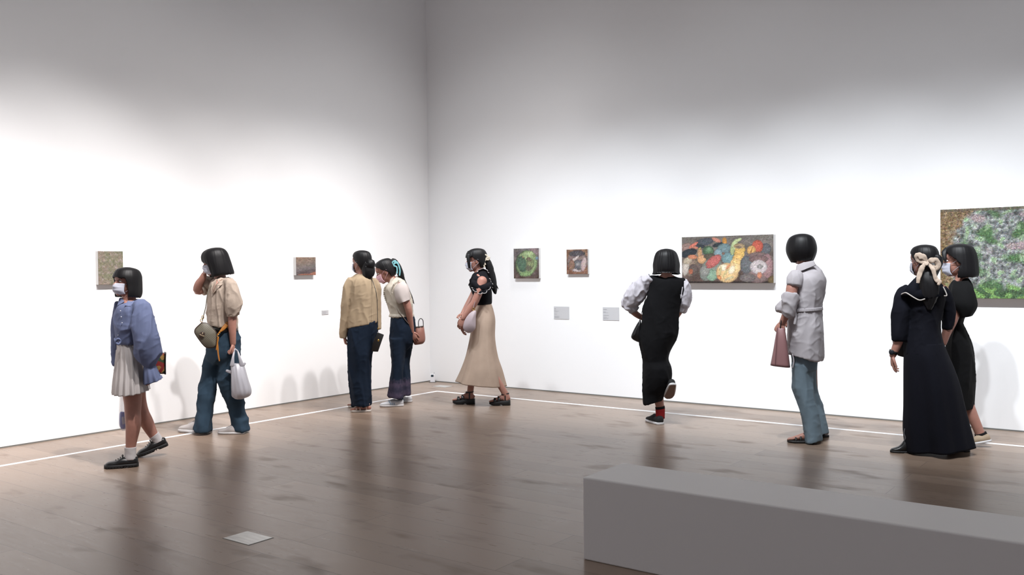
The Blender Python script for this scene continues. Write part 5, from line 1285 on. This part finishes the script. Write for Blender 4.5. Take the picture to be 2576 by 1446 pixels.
    f.loft(g, [(1993, 2046, 915, -.04, .11), (1993, 2045, 950, -.04, .11), (1994, 2048, 978, -.04, .11), (2004, 2052, 1010, -.04, .11), (2014, 2060, 1045, -.04, .115), (2020, 2066, 1080, -.04, .12), (2023, 1113, 2068, 1106, -.04, .125)], n=40)
    f.loft(g, [(2020, 2056, 915, .09, .10), (2022, 2056, 960, .10, .10), (2032, 2066, 1010, .10, .11), (2040, 2077, 1050, .10, .115), (2048, 2084, 1088, .10, .12)], n=36)
    garment(f, 'jeans', g, JE, .009, .007, 7, 2.5, 20)
    b = W(1964, 922, -.13)
    bag = f.held('tote_bag', b, 'mauve pink leather tote hanging from the hand of the person in the long white shirt', 'bag')
    MV = mat('mauve_leather', (136, 98, 98), rough=.45, bump=.1, bscale=80)
    g = Geo(); f.loft(g, [(1955, 823, 1974, 825, -.13, .03), (1951, 845, 1978, 847, -.13, .055), (1945, 880, 1983, 884, -.13, .075), (1938, 917, 1988, 923, -.13, .09)], n=40, sub=4, power=.6); solid('bag_body', g, MV, bag, off=b)
    g = Geo(); g.tube([W(1956, 824, -.19), W(1953, 870, -.215), W(1950, 918, -.235)], [.0022]*3, n=6, sub=3); solid('seam', g, mat('dark_mauve_thread', (100, 66, 70), rough=.6), bag, off=b)
    for d_ in (-.16, -.10):
        g = Geo(); g.tube([W(1963, 825, d_), W(1965, 808, d_), W(1968, 790, -.13), W(1969, 779, -.13)], [.0045]*4, n=8, sub=4); solid('handle', g, BLACKL, bag, off=b)

# ================================================================== person 8: navy sailor-collar dress with bow
def person_8():
    f = Fig(2340, 1138, 'person with a big cream hair bow in a long navy sailor-collar dress')
    W = f.W; R = f.root; G = Geo(); FG = Geo()
    hd = Head(f, 2323, 655, 0, 142, pitch=2, k=1.0)
    hd.flesh(G); neck(f, G, hd, W(2326, 710, .0))
    f.torso(G, [(2306, 2348, 700, 0, .06), (2292, 2364, 722, 0, .11), (2286, 2366, 760, 0, .12), (2292, 2358, 820, 0, .11), (2288, 2366, 880, 0, .13)])
    wl = W(2246, 893, -.10)
    G.tube([W(2290, 738, -.05), W(2274, 780, -.08), W(2266, 825, -.10), W(2260, 858, -.10), wl], [.040, .040, .038, .034, .025], n=18, sub=4)
    hand(FG, wl, (-.05, .1, -1), (1, .2, 0), (1, -.4, 0), L=.155, curls=[.25, .45, .55, .6])
    wr = W(2373, 862, .12)
    G.tube([W(2372, 732, .08), W(2382, 775, .12), W(2384, 820, .12), wr], [.046, .042, .036, .026], n=16)
    hand(FG, wr, (-.2, 0, -1), (-1, 0, 0), (-1, 0, 0), L=.15, curl=.4)
    body(f, G, .005, FG); hd.eyes(R); hd.mask(R)
    hd.hair(R, [(q[0], q[1]*1.03, q[2]*1.06, q[3]*1.03) for q in CAP], CAPO, seed=16)
    g = Geo(); g.tube([hd.T((-.090, 0, .010)), hd.T((-.118, 0, -.010)), W(2335, 690, -.12), W(2337, 715, -.14), W(2338, 745, -.15), W(2338, 775, -.15)], [(.030, .03), (.044, .04), (.062, .045), (.068, .045), (.058, .034), (.020, .015)], n=40, sub=5)
    me = mesh_from(g, 'ponytail'); wrinkle(me, .005, 34, 2, 7); link('ponytail', me, HAIR, R)
    BW = cloth('cream_bow_satin', (190, 172, 156), rough=.5, bump=.15, bscale=200)
    def ribbon(path, w, name='hair_bow', par=None):
        g = Geo(); g.tube([W(*p) for p in path], [(q*.82, .005) for q in w], n=16, sub=6); me = mesh_from(g, name); wrinkle(me, .003, 40, 20, 3); return link(name, me, BW, par or R)
    rb = ribbon([(2334, 658, -.165), (2329, 661, -.18), (2334, 664, -.19)], [.020, .024, .018])
    ribbon([(2333, 659, -.17), (2322, 646, -.185), (2309, 644, -.18), (2311, 653, -.17), (2322, 659, -.175), (2333, 661, -.17)], [.010, .026, .030, .024, .018, .010], 'bow_loop', rb)
    ribbon([(2333, 659, -.17), (2342, 655, -.19), (2354, 655, -.18), (2360, 665, -.17), (2355, 676, -.17), (2344, 668, -.175), (2334, 661, -.17)], [.010, .022, .026, .024, .020, .014, .010], 'bow_loop', rb)
    ribbon([(2332, 661, -.175), (2322, 670, -.185), (2315, 684, -.185), (2311, 698, -.19), (2309, 711, -.19)], [.012, .020, .022, .018, .016], 'bow_tail', rb)
    ribbon([(2335, 661, -.175), (2345, 674, -.19), (2351, 690, -.19), (2356, 704, -.19), (2364, 708, -.19), (2361, 716, -.19)], [.012, .018, .018, .020, .018, .012], 'bow_tail', rb)
    ND = cloth('midnight_navy_crepe', (15, 16, 24), bump=.15, bscale=400)
    g = Geo()
    f.loft(g, [(2304, 694, 2350, 694, 0, .058), (2298, 706, 2358, 706, 0, .08), (2284, 722, 2372, 718, 0, .12), (2276, 2380, 740, 0, .15), (2278, 2376, 770, 0, .155), (2280, 2368, 805, 0, .15), (2278, 2368, 830, 0, .155), (2274, 2374, 860, 0, .17), (2273, 2384, 890, 0, .19)], n=48)
    g.tube([W(2290, 728, -.03), W(2274, 745, -.05), W(2267, 780, -.08), W(2263, 815, -.09), W(2261, 840, -.10), W(2260, 856, -.10)], [(.055, .06), (.064, .066), (.066, .066), (.064, .062), (.058, .056), (.050, .05)], n=30, sub=4, round_ends=.15)
    g.tube([W(2366, 728, .05), W(2380, 750, .08), W(2386, 785, .11), W(2386, 810, .12), W(2383, 828, .12)], [(.05, .06), (.052, .06), (.050, .058), (.044, .052), (.036, .045)], n=30, sub=4, round_ends=.15)
    garment(f, 'dress_bodice', g, ND, .008, .006, 9, 3, 21)
    def fold(a, t): return 1 + t*(.10*math.sin(a*5+1.9)+.05*math.sin(a*8+.4))
    g = Geo(); f.loft(g, [(2276, 2374, 862, 0, .168), (2273, 2384, 890, 0, .19), (2272, 2398, 925, 0, .20), (2272, 2412, 970, 0, .21), (2272, 2422, 1020, 0, .215), (2271, 2434, 1075, 0, .22), (2278, 1131, 2446, 1127, 0, .22)], n=128, sub=7, hem=.03, mod=fold); solid('dress_skirt', g, ND, R)
    # sailor collar with pale braid
    g = Geo(); cols = [(2300, 700, -.09), (2285, 716, -.14), (2266, 744, -.14), (2290, 742, -.18), (2314, 757, -.185), (2340, 750, -.185), (2366, 745, -.17), (2384, 744, -.10), (2372, 716, -.08), (2354, 700, -.07)]
    P = [W(*p) for p in cols]; c = W(2330, 722, -.16); Q = [p+np.array([0, .02, 0]) for p in P]; cb = c+np.array([0, .03, 0]); n = len(P)
    g.add(P+Q+[c, cb], [(2*n, (i+1) % n, i) for i in range(n)]+[(2*n+1, n+i, n+(i+1) % n) for i in range(n)]+[(i, (i+1) % n, n+(i+1) % n, n+i) for i in range(n)]); solid('sailor_collar', g, ND, R)
    BR = cloth('pale_grey_braid', (176, 170, 164), bump=0)
    g = Geo(); g.tube([W(2268, 740, -.15), W(2274, 737, -.165), W(2281, 737, -.18), W(2297, 747, -.198), W(2313, 755, -.205), W(2326, 752, -.205)], [.0045]*6, n=8, sub=3); solid('collar_braid', g, BR, R)
    g = Geo(); g.tube([W(2373, 722, -.12), W(2378, 732, -.125), W(2382, 743, -.13), W(2376, 744, -.14)], [.0042]*4, n=8, sub=3); solid('collar_braid', g, BR, R)
    # watch
    g = Geo(); a = W(2246, 889, -.10); d0 = W(2260, 858, -.10)-a; d0 /= np.linalg.norm(d0); g.tube([a, a+d0*.022], [.0315, .0325], n=24, sub=2, round_ends=False); w = solid('watch_strap', g, BLACKL, R)
    g = Geo(); c = a+d0*.012+np.array([-.012, -.030, 0]); g.ell(c, (.019, .007, .020), n=24); o = solid('watch_case', g, BLACKR, w)
    g = Geo(); g.ell(c+np.array([0, -.004, 0]), (.015, .005, .016), n=20); solid('watch_dial', g, mat('dark_glass', (28, 34, 42), rough=.1), w)
    shoe(f, f.F(2239, 1137), f.F(2300, 1139), 'boot', (BLACKL, BLACKR), width=.05)
    shoe(f, f.F(2382, 1135)+np.array([0, .0, 0]), f.F(2440, 1136), 'boot', (BLACKL, BLACKR), width=.05)
    LC = cloth('grey_lace', (84, 82, 84)); g = Geo()
    g.tube([W(2276, 1078, -.20), W(2274, 1090, -.21), W(2277, 1100, -.21), W(2275, 1108, -.21)], [(.003, .002), (.004, .002), (.006, .002), (.003, .002)], n=8, sub=4); solid('lace_trim', g, LC, R)
    b = W(2262, 898, .08)
    bag = f.held('satchel', b, 'dark bag with a touch of red tucked under the forearm with the wristwatch', 'bag')
    g = Geo(); f.loft(g, [(2246, 2276, 846, .10, .035), (2246, 2280, 862, .08, .05), (2250, 2284, 882, .08, .055), (2258, 893, 2286, 900, .08, .045)], n=36, power=.6); solid('bag_body', g, mat('black_bag_fabric', (22, 20, 22), rough=.7), bag, off=b)
    g = Geo(); g.tube([W(2247, 842, .10), W(2248, 850, .09), W(2247, 860, .08)], [.008, .007, .005], n=8, sub=3); solid('red_tag', g, mat('dark_red', (140, 30, 34), rough=.6), bag, off=b)
    g = Geo(); g.tube([W(2250, 850, .10), W(2270, 800, .15), W(2300, 740, .16), W(2330, 712, .10)], [(.003, .010)]*4, n=8, sub=4); solid('strap', g, BLACKL, bag, off=b)

# ================================================================== person 9: black dress, white mask, behind
def person_9():
    f = Fig(2425, 1112, 'person with black bob and mask in a black dress beyond the sailor-collar dress')
    W = f.W; R = f.root; G = Geo(); FG = Geo()
    hd = Head(f, 2411, 655, 0, 178, pitch=2, k=1.10)
    hd.flesh(G); neck(f, G, hd, W(2418, 710, .0))
    f.torso(G, [(2402, 2434, 702, 0, .06), (2396, 2440, 716, 0, .13), (2394, 2438, 750, 0, .13), (2397, 2422, 790, 0, .11), (2396, 2421, 820, 0, .11), (2396, 2430, 860, 0, .12), (2398, 2436, 885, 0, .12)])
    wr = W(2378, 850, -.18)
    G.tube([W(2416, 726, -.15), W(2407, 765, -.19), W(2399, 800, -.20), W(2388, 826, -.20), wr], [.046, .042, .036, .032, .025], n=16)
    hand(FG, wr, (-.4, 0, -1), (-1, .3, 0), (-1, 0, 0), L=.155, curl=.5)
    G.tube([W(2412, 726, .15), W(2402, 765, .17), W(2392, 805, .17), W(2382, 845, .17)], [.045, .040, .034, .026], n=16)
    G.tube([W(2428, 880, -.03), W(2426, 950, -.03), W(2432, 1005, -.04), W(2442, 1038, -.05), W(2457, 1070, -.06), W(2468, 1098, -.06)], [.055, .052, .046, .046, .038, .036], n=20, sub=4)
    G.tube([W(2412, 880, .10), W(2404, 950, .10), W(2400, 1020, .08), W(2396, 1085, .06)], [.06, .055, .045, .036], n=18)
    body(f, G, .005, FG); hd.eyes(R); hd.mask(R, zlo=-.108)
    hd.hair(R, [(.120, .02, .02, .02), (.112, .058, .054, .058), (.094, .086, .080, .090), (.06, .100, .094, .108), (.02, .100, .100, .118), (-.03, .096, .104, .122), (-.08, .092, .106, .124), (-.112, .088, .102, .122), (-.124, .084, .096, .112)], [(.13, 0), (.088, 0), (.075, 26), (.04, 52), (.0, 80), (-.03, 94), (-.08, 84), (-.14, 78)], seed=18, amp=.012)
    for q in (1, -1):
        g = Geo(); g.tube([(.070, .030*q, .088), (.088, .048*q, .060), (.086, .062*q, .020), (.082, .066*q, -.006)], [(.006, .016), (.007, .018), (.005, .012), (.002, .004)], n=14, sub=4, ref=(1, 0, 0)); hd.put(g); solid('side_lock', g, HAIR, R)
    BD = cloth('soft_black_cotton', (17, 17, 18), bump=.2)
    g = Geo()
    f.loft(g, [(2399, 706, 2434, 700, 0, .06), (2392, 712, 2440, 706, 0, .10), (2385, 724, 2447, 720, 0, .16), (2384, 745, 2448, 745, 0, .17), (2388, 2440, 770, 0, .165), (2392, 2428, 795, 0, .15), (2392, 2422, 813, 0, .15), (2386, 2432, 832, 0, .16), (2378, 2447, 870, 0, .18), (2374, 2453, 925, 0, .19), (2374, 2454, 980, 0, .19), (2378, 2452, 1027, 0, .185)], n=48)
    garment(f, 'dress', g, BD, .009, .006, 8, 2.2, 22)
    # flared cape sleeves
    g = Geo(); f.loft(g, [(2398, 708, 2436, 706, -.10, .06), (2392, 728, 2447, 722, -.15, .085), (2390, 748, 2455, 745, -.175, .10), (2390, 763, 2459, 766, -.18, .11), (2404, 782, 2455, 780, -.18, .10), (2416, 799, 2446, 794, -.18, .08)], n=70, sub=5, hem=.012, mod=lambda a, t: 1+.05*t*math.sin(a*5+.5)); solid('cape_sleeve', g, BD, R)
    g = Geo(); f.loft(g, [(2398, 712, 2430, 710, .10, .06), (2390, 730, 2440, 726, .15, .085), (2388, 752, 2446, 752, .17, .10)], n=60, sub=5, hem=.012, mod=lambda a, t: 1+.05*t*math.sin(a*5)); solid('cape_sleeve', g, BD, R)
    KS = cloth('black_ankle_sock', (22, 21, 22))
    BG = mat('beige_suede', (156, 138, 116), rough=.85, bump=.2, bscale=200)
    t2 = f.F(2424, 1121); h2 = W(2495, 1110, t2[1]); h2[2] = .050
    r_, T = shoe(f, t2, h2, 'sneaker', (BG, WHITEP, BG), width=.048)
    g = Geo(); g.tube([W(2470, 1099, -.06), W(2466, 1089, -.06)], [.046, .044], n=20, sub=2, round_ends=False); solid('sock', g, KS, R)
    shoe(f, f.F(2372, 1110), f.F(2428, 1110), 'sneaker', (BG, WHITEP, BG), width=.048)

PEOPLE = [person_1, person_2, person_3, person_4, person_5, person_6, person_7, person_8, person_9]
for p in PEOPLE: p()
